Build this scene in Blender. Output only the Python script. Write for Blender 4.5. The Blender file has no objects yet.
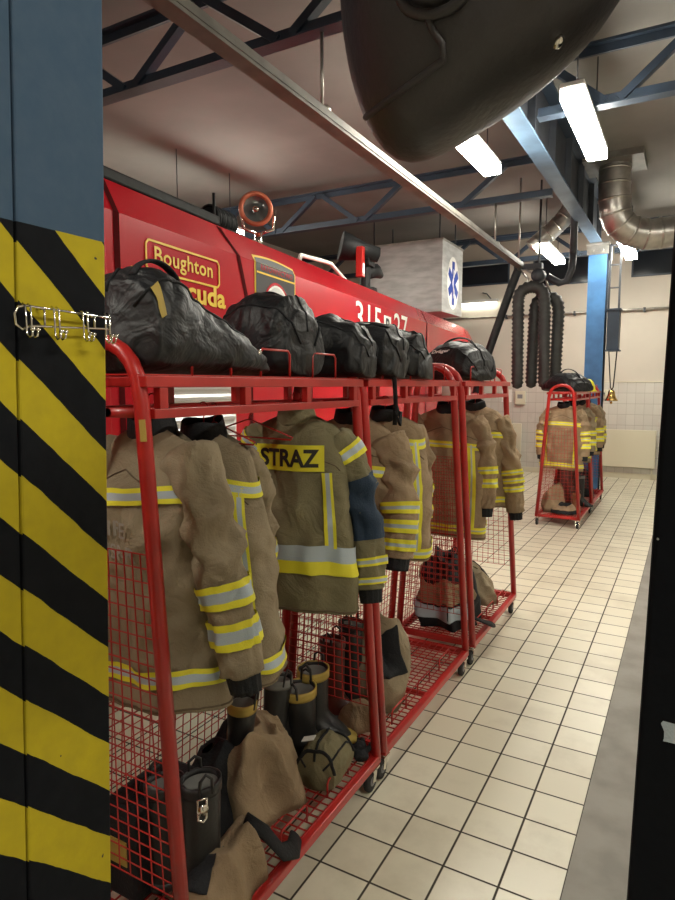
import bpy, math, random
from mathutils import Vector, Matrix, noise
random.seed(4)
S = bpy.context.scene
COL = S.collection
PI = math.pi
R = math.radians

# ------------------------------------------------------------------ materials
def mat(name, col, rough=.6, metal=0., var=0., vscale=8., bump=0., bscale=60., col2=None, coat=0., stretch=None, spec=.5, fold=0):
    m = bpy.data.materials.new(name); m.use_nodes = True
    nt = m.node_tree; b = nt.nodes['Principled BSDF']
    b.inputs['Roughness'].default_value = rough; b.inputs['Metallic'].default_value = metal
    b.inputs['Base Color'].default_value = (*col, 1); b.inputs['Coat Weight'].default_value = coat
    b.inputs['Specular IOR Level'].default_value = spec
    tc = nt.nodes.new('ShaderNodeTexCoord')
    src = tc.outputs['Object']
    if stretch:
        mp = nt.nodes.new('ShaderNodeMapping'); mp.inputs['Scale'].default_value = stretch
        nt.links.new(src, mp.inputs['Vector']); src = mp.outputs['Vector']
    if var > 0 or col2:
        n = nt.nodes.new('ShaderNodeTexNoise'); n.inputs['Scale'].default_value = vscale; n.inputs['Detail'].default_value = 6
        nt.links.new(src, n.inputs['Vector'])
        r = nt.nodes.new('ShaderNodeValToRGB')
        c2 = col2 if col2 else tuple(max(0, c*(1-var)) for c in col)
        r.color_ramp.elements[0].position = .38; r.color_ramp.elements[1].position = .62
        r.color_ramp.elements[0].color = (*c2, 1); r.color_ramp.elements[1].color = (*col, 1)
        nt.links.new(n.outputs['Fac'], r.inputs['Fac']); nt.links.new(r.outputs['Color'], b.inputs['Base Color'])
    if bump > 0:
        n = nt.nodes.new('ShaderNodeTexNoise'); n.inputs['Scale'].default_value = bscale; n.inputs['Detail'].default_value = 4
        nt.links.new(src, n.inputs['Vector'])
        bp = nt.nodes.new('ShaderNodeBump'); bp.inputs['Strength'].default_value = bump; bp.inputs['Distance'].default_value = .01
        nt.links.new(n.outputs['Fac'], bp.inputs['Height']); nt.links.new(bp.outputs['Normal'], b.inputs['Normal'])
        if fold:
            n2 = nt.nodes.new('ShaderNodeTexNoise'); n2.inputs['Scale'].default_value = fold; n2.inputs['Detail'].default_value = 3; n2.inputs['Distortion'].default_value = 1.2
            nt.links.new(src, n2.inputs['Vector'])
            b2 = nt.nodes.new('ShaderNodeBump'); b2.inputs['Strength'].default_value = .55; b2.inputs['Distance'].default_value = .035
            nt.links.new(n2.outputs['Fac'], b2.inputs['Height']); nt.links.new(bp.outputs['Normal'], b2.inputs['Normal']); nt.links.new(b2.outputs['Normal'], b.inputs['Normal'])
    return m

def emis(name, col, st):
    m = bpy.data.materials.new(name); m.use_nodes = True
    nt = m.node_tree; b = nt.nodes['Principled BSDF']
    b.inputs['Base Color'].default_value = (.9, .9, .85, 1)
    b.inputs['Emission Color'].default_value = (*col, 1); b.inputs['Emission Strength'].default_value = st
    return m

def mathn(nt, op, a, b=None, c=None):
    n = nt.nodes.new('ShaderNodeMath'); n.operation = op
    for i, v in enumerate((a, b, c)):
        if v is None: continue
        if isinstance(v, (int, float)): n.inputs[i].default_value = v
        else: nt.links.new(v, n.inputs[i])
    return n.outputs[0]

def tile_mat(name, tile, ox, oy, grout_w, c1, c2, grout, rough, axes=('X', 'Y'), tile_y=None, bump=.5, dirt=.25, dirtcol=(.3, .25, .17)):
    m = bpy.data.materials.new(name); m.use_nodes = True
    nt = m.node_tree; b = nt.nodes['Principled BSDF']
    g = nt.nodes.new('ShaderNodeNewGeometry'); sp = nt.nodes.new('ShaderNodeSeparateXYZ')
    nt.links.new(g.outputs['Position'], sp.inputs[0])
    ty = tile_y or tile
    u = mathn(nt, 'DIVIDE', mathn(nt, 'SUBTRACT', sp.outputs[axes[0]], ox), tile)
    v = mathn(nt, 'DIVIDE', mathn(nt, 'SUBTRACT', sp.outputs[axes[1]], oy), ty)
    fu = mathn(nt, 'ABSOLUTE', mathn(nt, 'SUBTRACT', mathn(nt, 'FRACT', u), .5))
    fv = mathn(nt, 'ABSOLUTE', mathn(nt, 'SUBTRACT', mathn(nt, 'FRACT', v), .5))
    mx = mathn(nt, 'MAXIMUM', fu, fv)
    gr = mathn(nt, 'SMOOTHSTEP', mx, 0, 0) if False else None
    mr = nt.nodes.new('ShaderNodeMapRange'); mr.interpolation_type = 'SMOOTHSTEP'
    mr.inputs['From Min'].default_value = .5-grout_w/tile*.75; mr.inputs['From Max'].default_value = .5-grout_w/tile*.4
    nt.links.new(mx, mr.inputs['Value'])
    cb = nt.nodes.new('ShaderNodeCombineXYZ')
    nt.links.new(mathn(nt, 'FLOOR', u), cb.inputs[0]); nt.links.new(mathn(nt, 'FLOOR', v), cb.inputs[1])
    wn = nt.nodes.new('ShaderNodeTexWhiteNoise'); nt.links.new(cb.outputs[0], wn.inputs['Vector'])
    mc = nt.nodes.new('ShaderNodeMix'); mc.data_type = 'RGBA'
    mc.inputs['A'].default_value = (*c1, 1); mc.inputs['B'].default_value = (*c2, 1)
    nt.links.new(wn.outputs['Value'], mc.inputs['Factor'])
    nz = nt.nodes.new('ShaderNodeTexNoise'); nz.inputs['Scale'].default_value = 1.7; nz.inputs['Detail'].default_value = 8; nz.inputs['Roughness'].default_value = .65
    nt.links.new(g.outputs['Position'], nz.inputs['Vector'])
    dr = nt.nodes.new('ShaderNodeMapRange'); dr.inputs['From Min'].default_value = .5; dr.inputs['From Max'].default_value = .75
    dr.inputs['To Max'].default_value = dirt
    nt.links.new(nz.outputs['Fac'], dr.inputs['Value'])
    md = nt.nodes.new('ShaderNodeMix'); md.data_type = 'RGBA'; md.inputs['B'].default_value = (*dirtcol, 1)
    nt.links.new(dr.outputs[0], md.inputs['Factor']); nt.links.new(mc.outputs['Result'], md.inputs['A'])
    mg = nt.nodes.new('ShaderNodeMix'); mg.data_type = 'RGBA'; mg.inputs['B'].default_value = (*grout, 1)
    nt.links.new(mr.outputs[0], mg.inputs['Factor']); nt.links.new(md.outputs['Result'], mg.inputs['A'])
    nt.links.new(mg.outputs['Result'], b.inputs['Base Color'])
    rr = mathn(nt, 'MULTIPLY_ADD', mr.outputs[0], .5, rough)
    nt.links.new(mathn(nt, 'ADD', rr, mathn(nt, 'MULTIPLY', nz.outputs['Fac'], .12)), b.inputs['Roughness'])
    bp = nt.nodes.new('ShaderNodeBump'); bp.inputs['Strength'].default_value = bump; bp.inputs['Distance'].default_value = .002; bp.invert = True
    nt.links.new(mr.outputs[0], bp.inputs['Height']); nt.links.new(bp.outputs['Normal'], b.inputs['Normal'])
    return m

def stripe_mat(name):
    m = bpy.data.materials.new(name); m.use_nodes = True
    nt = m.node_tree; b = nt.nodes['Principled BSDF']; b.inputs['Roughness'].default_value = .6; b.inputs['Specular IOR Level'].default_value = .06
    g = nt.nodes.new('ShaderNodeNewGeometry'); sp = nt.nodes.new('ShaderNodeSeparateXYZ')
    nt.links.new(g.outputs['Position'], sp.inputs[0])
    wob = nt.nodes.new('ShaderNodeTexNoise'); wob.inputs['Scale'].default_value = 14; wob.inputs['Detail'].default_value = 3
    nt.links.new(g.outputs['Position'], wob.inputs['Vector'])
    s = mathn(nt, 'ADD', sp.outputs['Z'], sp.outputs['Y'])
    # recessed strip of the column carries its stripes a little lower
    s = mathn(nt, 'ADD', s, mathn(nt, 'MULTIPLY', mathn(nt, 'LESS_THAN', sp.outputs['X'], -1.0515), .004))
    s = mathn(nt, 'ADD', s, mathn(nt, 'MULTIPLY', mathn(nt, 'SUBTRACT', wob.outputs['Fac'], .5), .012))
    f = mathn(nt, 'FRACT', mathn(nt, 'DIVIDE', mathn(nt, 'SUBTRACT', s, 2.607-.433), .2165))
    # yellow for f in (0.5,1)
    isy = mathn(nt, 'LESS_THAN', f, .5)
    n1 = nt.nodes.new('ShaderNodeTexNoise'); n1.inputs['Scale'].default_value = 30; n1.inputs['Detail'].default_value = 6
    nt.links.new(g.outputs['Position'], n1.inputs['Vector'])
    chip = nt.nodes.new('ShaderNodeTexNoise'); chip.inputs['Scale'].default_value = 22; chip.inputs['Detail'].default_value = 2
    nt.links.new(g.outputs['Position'], chip.inputs['Vector'])
    yel = nt.nodes.new('ShaderNodeMix'); yel.data_type = 'RGBA'
    yel.inputs['A'].default_value = (.52, .42, .02, 1); yel.inputs['B'].default_value = (.38, .31, .025, 1)
    nt.links.new(n1.outputs['Fac'], yel.inputs['Factor'])
    blk = nt.nodes.new('ShaderNodeMix'); blk.data_type = 'RGBA'
    blk.inputs['A'].default_value = (.005, .006, .008, 1); blk.inputs['B'].default_value = (.012, .013, .016, 1)
    nt.links.new(n1.outputs['Fac'], blk.inputs['Factor'])
    m1 = nt.nodes.new('ShaderNodeMix'); m1.data_type = 'RGBA'
    nt.links.new(isy, m1.inputs['Factor']); nt.links.new(blk.outputs['Result'], m1.inputs['A']); nt.links.new(yel.outputs['Result'], m1.inputs['B'])
    ch = mathn(nt, 'GREATER_THAN', chip.outputs['Fac'], .735)
    m2 = nt.nodes.new('ShaderNodeMix'); m2.data_type = 'RGBA'; m2.inputs['B'].default_value = (.05, .055, .05, 1)
    nt.links.new(ch, m2.inputs['Factor']); nt.links.new(m1.outputs['Result'], m2.inputs['A'])
    # blue paint above 2.03 m
    bl = nt.nodes.new('ShaderNodeMix'); bl.data_type = 'RGBA'
    bl.inputs['A'].default_value = (.045, .085, .14, 1); bl.inputs['B'].default_value = (.075, .115, .17, 1)
    nt.links.new(n1.outputs['Fac'], bl.inputs['Factor'])
    m3 = nt.nodes.new('ShaderNodeMix'); m3.data_type = 'RGBA'
    nt.links.new(mathn(nt, 'GREATER_THAN', sp.outputs['Z'], 2.028), m3.inputs['Factor'])
    nt.links.new(m2.outputs['Result'], m3.inputs['A']); nt.links.new(bl.outputs['Result'], m3.inputs['B'])
    nt.links.new(m3.outputs['Result'], b.inputs['Base Color'])
    bp = nt.nodes.new('ShaderNodeBump'); bp.inputs['Strength'].default_value = .25; bp.inputs['Distance'].default_value = .004
    nt.links.new(n1.outputs['Fac'], bp.inputs['Height']); nt.links.new(bp.outputs['Normal'], b.inputs['Normal'])
    return m

M = dict(
    rackred=mat('rack_red', (.46, .018, .015), .35, var=.25, vscale=5, coat=.2),
    truckred=mat('truck_red', (.50, .008, .018), .25, var=.08, vscale=1.5, coat=.25, spec=.35),
    truckdark=mat('truck_dark_red', (.07, .004, .005), .9, spec=.05),
    black=mat('black_paint', (.010, .011, .012), .6, var=.4, vscale=20, spec=.25),
    tyre=mat('tyre', (.02, .02, .02), .85),
    shutter=mat('shutter', (.62, .62, .60), .35, .35),
    white=mat('white_paint', (.8, .78, .74), .45),
    yellowp=mat('yellow_lettering', (.85, .55, .03), .45),
    whitep=mat('white_lettering', (.85, .83, .78), .45),
    navy=mat('navy_blue', (.02, .06, .35), .4),
    emblack=mat('emblem_black', (.02, .018, .018), .5),
    bluesteel=mat('blue_steel', (.024, .040, .065), .5, var=.35, vscale=3, bump=.1),
    bluecol=mat('bright_blue_steel', (.06, .19, .42), .5, var=.3, vscale=4, bump=.1),
    bluebeam=mat('grey_blue_steel', (.10, .17, .26), .5, var=.3, vscale=4, bump=.1),
    darksteel=mat('dark_steel', (.035, .04, .05), .5, var=.3, vscale=6),
    galv=mat('galvanised', (.50, .48, .44), .35, .85, var=.3, vscale=7, bump=.05),
    rail=mat('grey_rail', (.17, .16, .14), .55, .3, var=.3, vscale=5),
    chrome=mat('chrome', (.75, .72, .66), .15, 1.),
    copper=mat('copper_rim', (.60, .16, .09), .3, .4),
    brass=mat('brass', (.75, .52, .18), .25, 1.),
    glass=mat('lamp_glass', (.25, .27, .28), .08, .6),
    boxsteel=mat('brushed_steel', (.50, .51, .50), .45, .3, var=.25, vscale=3, stretch=(1, 1, 4)),
    ceiling=mat('ceiling_paint', (.20, .192, .178), .9, var=.2, vscale=.9, bump=.15, bscale=6),
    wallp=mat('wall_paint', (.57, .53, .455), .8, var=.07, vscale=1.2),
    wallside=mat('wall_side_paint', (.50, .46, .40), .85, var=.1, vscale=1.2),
    gutter=mat('gutter_concrete', (.27, .255, .225), .7, var=.22, vscale=5, bump=.2, bscale=40),
    radiator=mat('radiator_enamel', (.62, .59, .45), .4),
    tan=mat('tan_fabric', (.31, .25, .165), .85, var=.22, vscale=6, bump=.35, bscale=220, spec=.2, fold=8),
    tan2=mat('warm_tan_fabric', (.345, .25, .155), .85, var=.25, vscale=7, bump=.35, bscale=220, spec=.2, fold=8),
    olive=mat('olive_fabric', (.21, .185, .105), .8, var=.2, vscale=5, bump=.35, bscale=220, spec=.25, fold=8),
    seam=mat('seam_thread', (.12, .085, .05), .9),
    blackfab=mat('black_fabric', (.014, .015, .018), .75, var=.35, vscale=9, bump=.4, bscale=120, spec=.35),
    nylon=mat('black_nylon', (.008, .009, .011), .5, var=.3, vscale=12, bump=.12, bscale=90, spec=.45, fold=9),
    hosefab=mat('hose_fabric', (.035, .036, .035), .6, var=.3, vscale=10),
    navyfab=mat('dark_blue_fabric', (.012, .03, .06), .75, bump=.3, bscale=150),
    lime=mat('fluorescent_yellow', (.74, .68, .03), .6, bump=.2, bscale=250),
    silver=mat('reflective_silver', (.40, .47, .52), .45, .15, bump=.25, bscale=300),
    rubber=mat('boot_rubber', (.014, .014, .015), .4, bump=.15, bscale=60),
    brownrub=mat('maroon_rubber', (.10, .022, .014), .45, var=.3, vscale=9),
    greyrub=mat('grey_lining', (.16, .16, .15), .8),
    ochre=mat('ochre_band', (.42, .30, .06), .6),
    greyText=mat('faded_grey_lettering', (.29, .26, .22), .8, spec=.2),
    brownglove=mat('brown_leather', (.30, .12, .05), .7, var=.3, vscale=15),
    helmet=mat('helmet_black', (.035, .032, .034), .45, var=.3, vscale=10, bump=.12, bscale=140),
    darkwin=mat('night_window', (.012, .015, .02), .15),
    lampbody=mat('lamp_housing', (.6, .6, .58), .5),
    paper=mat('paper', (.75, .74, .70), .8),
    wheelgrey=mat('caster_grey', (.22, .22, .23), .5),
    tube_on=emis('lamp_diffuser', (1., .955, .83), 56),
    tube_far=emis('wall_lamp_diffuser', (1., .95, .80), 7),
)
M['floor'] = tile_mat('floor_tiles', .2006, -.298, 2.439, .0072, (.68, .645, .51), (.61, .57, .44), (.035, .027, .017), .25, dirt=.45)
M['walltile'] = tile_mat('wall_tiles', .15, .02, 0, .004, (.60, .585, .53), (.56, .54, .49), (.33, .31, .26), .2, axes=('X', 'Z'), tile_y=.20, bump=.2, dirt=.1)
M['hazard'] = stripe_mat('hazard_paint')

# ------------------------------------------------------------------ mesh helpers
class G:
    def __init__(s): s.v = []; s.f = []; s.m = []
    def add(s, vs, fs, mi=0):
        o = len(s.v); s.v += [tuple(v) for v in vs]; s.f += [tuple(i+o for i in f) for f in fs]; s.m += [mi]*len(fs)
    def box(s, x0, x1, y0, y1, z0, z1, mi=0):
        vs = [(x, y, z) for z in (z0, z1) for y in (y0, y1) for x in (x0, x1)]
        s.add(vs, [(0, 2, 3, 1), (4, 5, 7, 6), (0, 1, 5, 4), (2, 6, 7, 3), (0, 4, 6, 2), (1, 3, 7, 5)], mi)
    def bar(s, a, b, w, h, mi=0, up=(0, 0, 1)):
        a, b = Vector(a), Vector(b); d = (b-a).normalized(); u = Vector(up)
        if abs(d.dot(u)) > .99: u = Vector((0, 1, 0))
        r = d.cross(u).normalized(); u = r.cross(d)
        vs = [p+r*i*w/2+u*j*h/2 for p in (a, b) for i, j in ((-1, -1), (1, -1), (1, 1), (-1, 1))]
        s.add(vs, [(3, 2, 1, 0), (4, 5, 6, 7), (0, 1, 5, 4), (1, 2, 6, 5), (2, 3, 7, 6), (3, 0, 4, 7)], mi)
    def tube(s, path, r, n=10, mi=0, caps=True, flat=1.):
        P = [Vector(p) for p in path]; k = len(P)
        rr = r if isinstance(r, (list, tuple)) else [r]*k
        T = [(P[min(i+1, k-1)]-P[max(i-1, 0)]).normalized() for i in range(k)]
        u = Vector((0, 0, 1)) if abs(T[0].z) < .9 else Vector((0, 1, 0))
        u = (u-T[0]*u.dot(T[0])).normalized(); vs = []
        for i in range(k):
            u = (u-T[i]*u.dot(T[i])); u = u.normalized() if u.length > 1e-6 else Vector((1, 0, 0))
            w = T[i].cross(u)
            for j in range(n):
                a = 2*PI*j/n; vs.append(P[i]+u*math.cos(a)*rr[i]*flat+w*math.sin(a)*rr[i])
        fs = [(i*n+j, i*n+(j+1) % n, (i+1)*n+(j+1) % n, (i+1)*n+j) for i in range(k-1) for j in range(n)]
        if caps: fs += [tuple(range(n-1, -1, -1)), tuple((k-1)*n+j for j in range(n))]
        s.add(vs, fs, mi)
    def grid(s, F, nu, nv, closed=True, mi=0, rows=None, cap0=False, cap1=False):
        """F(u,v), u,v in 0..1"""
        cu = nu if closed else nu+1
        vs = [F(i/nu, j/nv) for j in range(nv+1) for i in range(cu)]
        o = len(s.v); s.v += [tuple(v) for v in vs]
        for j in range(nv):
            for i in range(nu):
                a = j*cu+i; b = j*cu+(i+1) % cu if closed else j*cu+i+1
                s.f.append((o+a, o+b, o+b+cu, o+a+cu)); s.m.append(rows(j) if rows else mi)
        if cap0: s.f.append(tuple(o+i for i in range(cu-1, -1, -1))); s.m.append(mi)
        if cap1: s.f.append(tuple(o+nv*cu+i for i in range(cu))); s.m.append(mi)
    def lathe(s, prof, n=20, mi=0, c=(0, 0, 0), axis='Z'):
        def F(u, v):
            t = v*(len(prof)-1); i = min(int(t), len(prof)-2); q = t-i
            r = prof[i][0]*(1-q)+prof[i+1][0]*q; z = prof[i][1]*(1-q)+prof[i+1][1]*q; a = 2*PI*u
            p = (r*math.cos(a), r*math.sin(a), z)
            if axis == 'Y': p = (p[0], p[2], p[1])
            if axis == 'X': p = (p[2], p[0], p[1])
            return (p[0]+c[0], p[1]+c[1], p[2]+c[2])
        s.grid(F, n, len(prof)-1, True, mi)
    def build(s, name, mats, parent=None, smooth=True, bevel=0, loc=None, solid=0):
        me = bpy.data.meshes.new(name); me.from_pydata(s.v, [], s.f)
        if not isinstance(mats, (list, tuple)): mats = [mats]
        for m in mats: me.materials.append(M[m])
        for p, mi in zip(me.polygons, s.m): p.material_index = mi; p.use_smooth = smooth
        me.update(); o = bpy.data.objects.new(name, me); COL.objects.link(o)
        import bmesh
        bm = bmesh.new(); bm.from_mesh(me); bmesh.ops.recalc_face_normals(bm, faces=bm.faces); bm.to_mesh(me); bm.free()
        if solid:
            md = o.modifiers.new('Solidify', 'SOLIDIFY'); md.thickness = solid; md.offset = -1
        if bevel:
            md = o.modifiers.new('Bevel', 'BEVEL'); md.width = bevel; md.segments = 2; md.limit_method = 'ANGLE'
            for p in me.polygons: p.use_smooth = False
        if parent: o.parent = parent
        if loc: o.location = loc
        return o

def thing(name, label, cat, loc=(0, 0, 0), rz=0, group=None):
    o = bpy.data.objects.new(name, None); o.empty_display_size = .1; COL.objects.link(o)
    o.location = loc; o.rotation_euler = (0, 0, rz); o['label'] = label; o['category'] = cat
    if group: o['group'] = group
    return o
def tag(o, label, cat, group=None):
    o['label'] = label; o['category'] = cat
    if group: o['group'] = group
    return o
def struct(o): o['kind'] = 'structure'; return o
def copy_tree(o, parent=None):
    kids = list(o.children)
    c = o.copy(); COL.objects.link(c)
    if parent: c.parent = parent
    for k in kids: copy_tree(k, c)
    return c

def text_verts(txt, bold=0., res=3, spacing=1.):
    cu = bpy.data.curves.new('lettering', 'FONT'); cu.body = txt; cu.offset = bold; cu.resolution_u = res; cu.space_character = spacing
    ob = bpy.data.objects.new('lettering', cu); COL.objects.link(ob)
    dg = bpy.context.evaluated_depsgraph_get(); dg.update()
    me = bpy.data.meshes.new_from_object(ob.evaluated_get(dg))
    vs = [tuple(v.co) for v in me.vertices]; fs = [tuple(p.vertices) for p in me.polygons]
    bpy.data.objects.remove(ob); bpy.data.curves.remove(cu); bpy.data.meshes.remove(me)
    x0 = min(v[0] for v in vs); x1 = max(v[0] for v in vs); y0 = min(v[1] for v in vs); y1 = max(v[1] for v in vs)
    return [((v[0]-x0)/(x1-x0), (v[1]-y0)/(y1-y0)) for v in vs], fs
def text_on(g, txt, F, bold=0., mi=0, spacing=1.):
    """F maps (0..1, 0..1) to a point of the surface"""
    vs, fs = text_verts(txt, bold, spacing=spacing); g.add([F(a, b) for a, b in vs], fs, mi)

def nz(x, y, z, o=0): return noise.noise(Vector((x+o, y+o*1.7, z-o*.6)))

# ------------------------------------------------------------------ camera
cam_d = bpy.data.cameras.new('camera'); cam = bpy.data.objects.new('camera', cam_d); COL.objects.link(cam); S.camera = cam
cam_d.sensor_fit = 'VERTICAL'; cam_d.sensor_height = 24; cam_d.lens = 24*627.9/900; cam_d.clip_start = .02
cam.location = (0, 0, 1.74); cam.rotation_euler = (R(90-5.87), 0, R(29.23))
S.view_settings.view_transform = 'Standard'; S.view_settings.look = 'None'; S.view_settings.gamma = 1
S.view_settings.use_curve_mapping = False; S.view_settings.exposure = .50

# ------------------------------------------------------------------ the hall
def slab(name, x0, x1, y0, y1, z0, z1, m):
    g = G(); g.box(x0, x1, y0, y1, z0, z1); return struct(g.build(name, m, smooth=False))
XL, XR, YB, YF, ZC = -7.6, 3.6, -3.0, 12.9, 4.6
slab('floor', XL, XR, YB, YF, -.15, 0, 'floor')
slab('ceiling', XL, XR, YB, YF, ZC, ZC+.15, 'ceiling')
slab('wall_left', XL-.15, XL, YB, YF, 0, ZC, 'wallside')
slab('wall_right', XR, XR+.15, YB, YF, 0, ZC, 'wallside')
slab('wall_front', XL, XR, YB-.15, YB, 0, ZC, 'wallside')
slab('wall_back', XL, XR, YF, YF+.2, 0, ZC, 'wallp')
slab('trim_1', XL, XR, YF-.012, YF, .10, 1.80, 'walltile')        # tiled dado of the back wall
g = G(); g.box(XL, XR, YF-.03, YF, 0, .10); g.box(XL, XR, YF-.022, YF, 1.80, 1.815); struct(g.build('baseboard_back', 'radiator', smooth=False))
# concrete gutter strips let into the tiled floor
g = G(); g.box(-.298, .36, YB, YF-.05, -.02, .004)
for k in range(9):
    pass
struct(g.build('trim_2', 'gutter', smooth=False))
g = G(); g.box(-3.35, -2.88, YB, YF-.05, -.02, .004); struct(g.build('trim_3', 'gutter', smooth=False))
# night-dark windows high in the back wall
for k, (x0, x1, z0, z1) in enumerate(((-6.4, -3.30, 3.80, 4.24), (-2.78, -1.66, 3.70, 4.20), (-1.02, .9, 3.74, 4.22))):
    g = G(); g.box(x0, x1, YF-.01, YF-.002, z0, z1); w = struct(g.build('window_%d' % (k+1), 'darkwin', smooth=False))
    g = G()
    for a in ((x0-.03, x1+.03, z0-.03, z0), (x0-.03, x1+.03, z1, z1+.03), (x0-.03, x0, z0, z1), (x1, x1+.03, z0, z1)):
        g.box(a[0], a[1], YF-.025, YF, a[2], a[3])
    g.build('window_frame', 'bluesteel', w, smooth=False)

# ------------------------------------------------------------------ roof trusses
def truss(y, x0, x1, label, zl=3.95, zu=4.42, ph=0., pitch=1.25):
    t = thing('roof_truss', label, 'roof truss', ((x0+x1)/2, y, zl), 0, None)
    c = (x0+x1)/2
    for z, nm in ((0, 'lower_chord'), (zu-zl, 'upper_chord')):
        g = G(); g.box(x0-c, x1-c, -.055, .055, z-.012, z+.0); g.box(x0-c, x1-c, -.012, .012, z, z+(.075 if z == 0 else -.075))
        if z: g.box(x0-c, x1-c, -.05, .05, z, z+.012)
        g.build(nm, 'bluesteel', t, smooth=False)
    g = G(); x = x0+ph; k = 0
    while x+pitch/2-.05 < x1:
        a, b = ((x, .02), (x+pitch/2-.1, zu-zl-.03)) if k % 2 else ((x, zu-zl-.03), (x+pitch/2-.1, .02))
        if a[0] >= x0: g.bar((a[0]-c, 0, a[1]), (b[0]-c, 0, b[1]), .06, .065, up=(0, 1, 0))
        x += pitch/2; k += 1
    g.build('diagonal_braces', 'bluesteel', t, smooth=False)
    return t
truss(3.6, XL, -1.52, 'dark blue steel truss under the ceiling, nearest, left of the beam at the top edge', ph=.35, pitch=1.4)
truss(7.85, XL, -1.52, 'dark blue steel truss crossing the ceiling behind the round red spotlight', ph=.25, pitch=1.35)
truss(11.65, XL, -1.52, 'farthest dark steel truss left of the blue column, above the steel box', ph=.1, pitch=1.3)
truss(5.6, -1.22, XR, 'dark blue steel truss right of the beam at the top right edge', ph=.02, pitch=1.2)
truss(11.65, -1.22, XR, 'farthest dark steel truss right of the blue column, behind the bent duct', ph=.1, pitch=1.3)

# beam + column
t = thing('roof_beam', 'heavy blue steel beam running lengthwise to the top of the blue column', 'beam', (-1.40, 2, 3.96))
g = G(); g.box(-.085, .085, -5, 9.1, 0, .02); g.build('bottom_flange', 'bluebeam', t, smooth=False)
g = G(); g.box(-.13, .13, -5, 9.1, .60, .62); g.build('top_flange', 'bluesteel', t, smooth=False)
g = G(); g.box(-.01, .01, -5, 9.1, .02, .60); g.build('web', 'darksteel', t, smooth=False)
g = G()
for k in range(15): g.box(.01, .08, -4.6+k*.95, -4.585+k*.95, .02, .60)
g.build('stiffeners', 'darksteel', t, smooth=False)
t = thing('steel_column', 'blue painted steel column behind the farthest gear racks', 'column', (-1.37, 10.95, 0))
g = G(); g.box(-.135, .135, -.15, -.13, .02, 3.95); g.build('front_flange', 'bluecol', t, smooth=False)
g = G(); g.box(-.135, .135, .13, .15, .02, 3.95); g.box(-.012, .012, -.13, .13, .02, 3.95); g.build('web_and_rear_flange', 'bluesteel', t, smooth=False)
g = G(); g.box(-.2, .2, -.2, .2, 0, .02); g.build('base_plate', 'bluesteel', t, smooth=False)
g = G(); g.box(-.17, .17, -.19, .19, 3.93, 3.958); g.box(-.16, .16, -.17, -.155, 3.78, 3.93)
for s_ in (-1, 1):
    g.tube([(s_*.07, -.17, 3.84), (s_*.07, -.215, 3.84)], .018, 8)
g.build('top_bracket', 'galv', t, smooth=False)
# ladder-like frame and dark box beside it, with the bell rope
t = thing('control_cabinet', 'dark blue narrow steel cabinet and frame hung beside the blue column', 'cabinet', (-1.09, 10.95, 2.3))
g = G(); g.box(-.11, .07, -.13, .1, 0, .62); g.build('cabinet_box', 'bluesteel', t, smooth=False, bevel=.008)
g = G()
for x in (-.10, .05): g.box(x-.015, x+.015, -.1, -.07, .62, 1.62)
for z in (.95, 1.3, 1.6): g.box(-.10, .05, -.1, -.08, z, z+.02)
g.build('hanging_frame', 'darksteel', t, smooth=False)
for z in (.615, -.02): g = G(); g.box(-.13, .09, -.15, .12, z, z+.022); g.build('cabinet_flange', 'bluesteel', t, smooth=False)
g = G(); g.box(-.13, -.09, -.05, .05, 1.4, 1.64); g.build('wall_fixing', 'darksteel', t, smooth=False)
t = thing('fire_bell', 'small brass bell hanging on two dark ropes beside the blue column', 'bell', (-1.09, 10.85, 1.50))
g = G(); g.lathe([(.0, .17), (.03, .168), (.05, .14), (.058, .09), (.075, .04), (.10, .0), (.095, -.004), (.07, .03), (.0, .1)], 20); g.build('bell_body', 'brass', t)
g = G(); g.tube([(0, 0, .1), (0, 0, -.02)], .006); g.lathe([(0, -.055), (.018, -.045), (.022, -.03), (.012, -.012), (0, -.008)], 12); g.build('clapper', 'brass', t)
g = G(); g.tube([(0, 0, .17), (-.02, 0, .21), (-.07, .02, .79)], .009, 6); g.tube([(0, 0, .17), (.02, 0, .21), (.05, .02, .79)], .009, 6); g.build('rope', 'black', t)

# exhaust rail
t = thing('exhaust_rail', 'long grey metal rail hung from the trusses, running towards the hoses', 'rail', (-2.105, 2, 3.4), R(.75))
g = G(); g.box(-.05, .05, -5, 7.25, 0, .012); g.box(-.05, -.04, -5, 7.25, .012, .06); g.box(.04, .05, -5, 7.25, .012, .06); g.box(-.05, .05, -5, 7.25, .06, .07)
g.box(.05, .055, -5, 7.25, .02, .035); g.build('rail_profile', 'rail', t, smooth=False)
for y in (1.6, 5.85):
    g = G(); g.tube([(0, y, .07), (0, y, .54)], .012, 8); g.box(-.05, .05, y-.03, y+.03, .07, .09); g.build('hanger_rod', 'galv', t)
g = G(); g.tube([(0, 7.15, .07), (0, 7.15, 1.2)], .012, 8); g.build('hanger_rod', 'galv', t)
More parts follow.
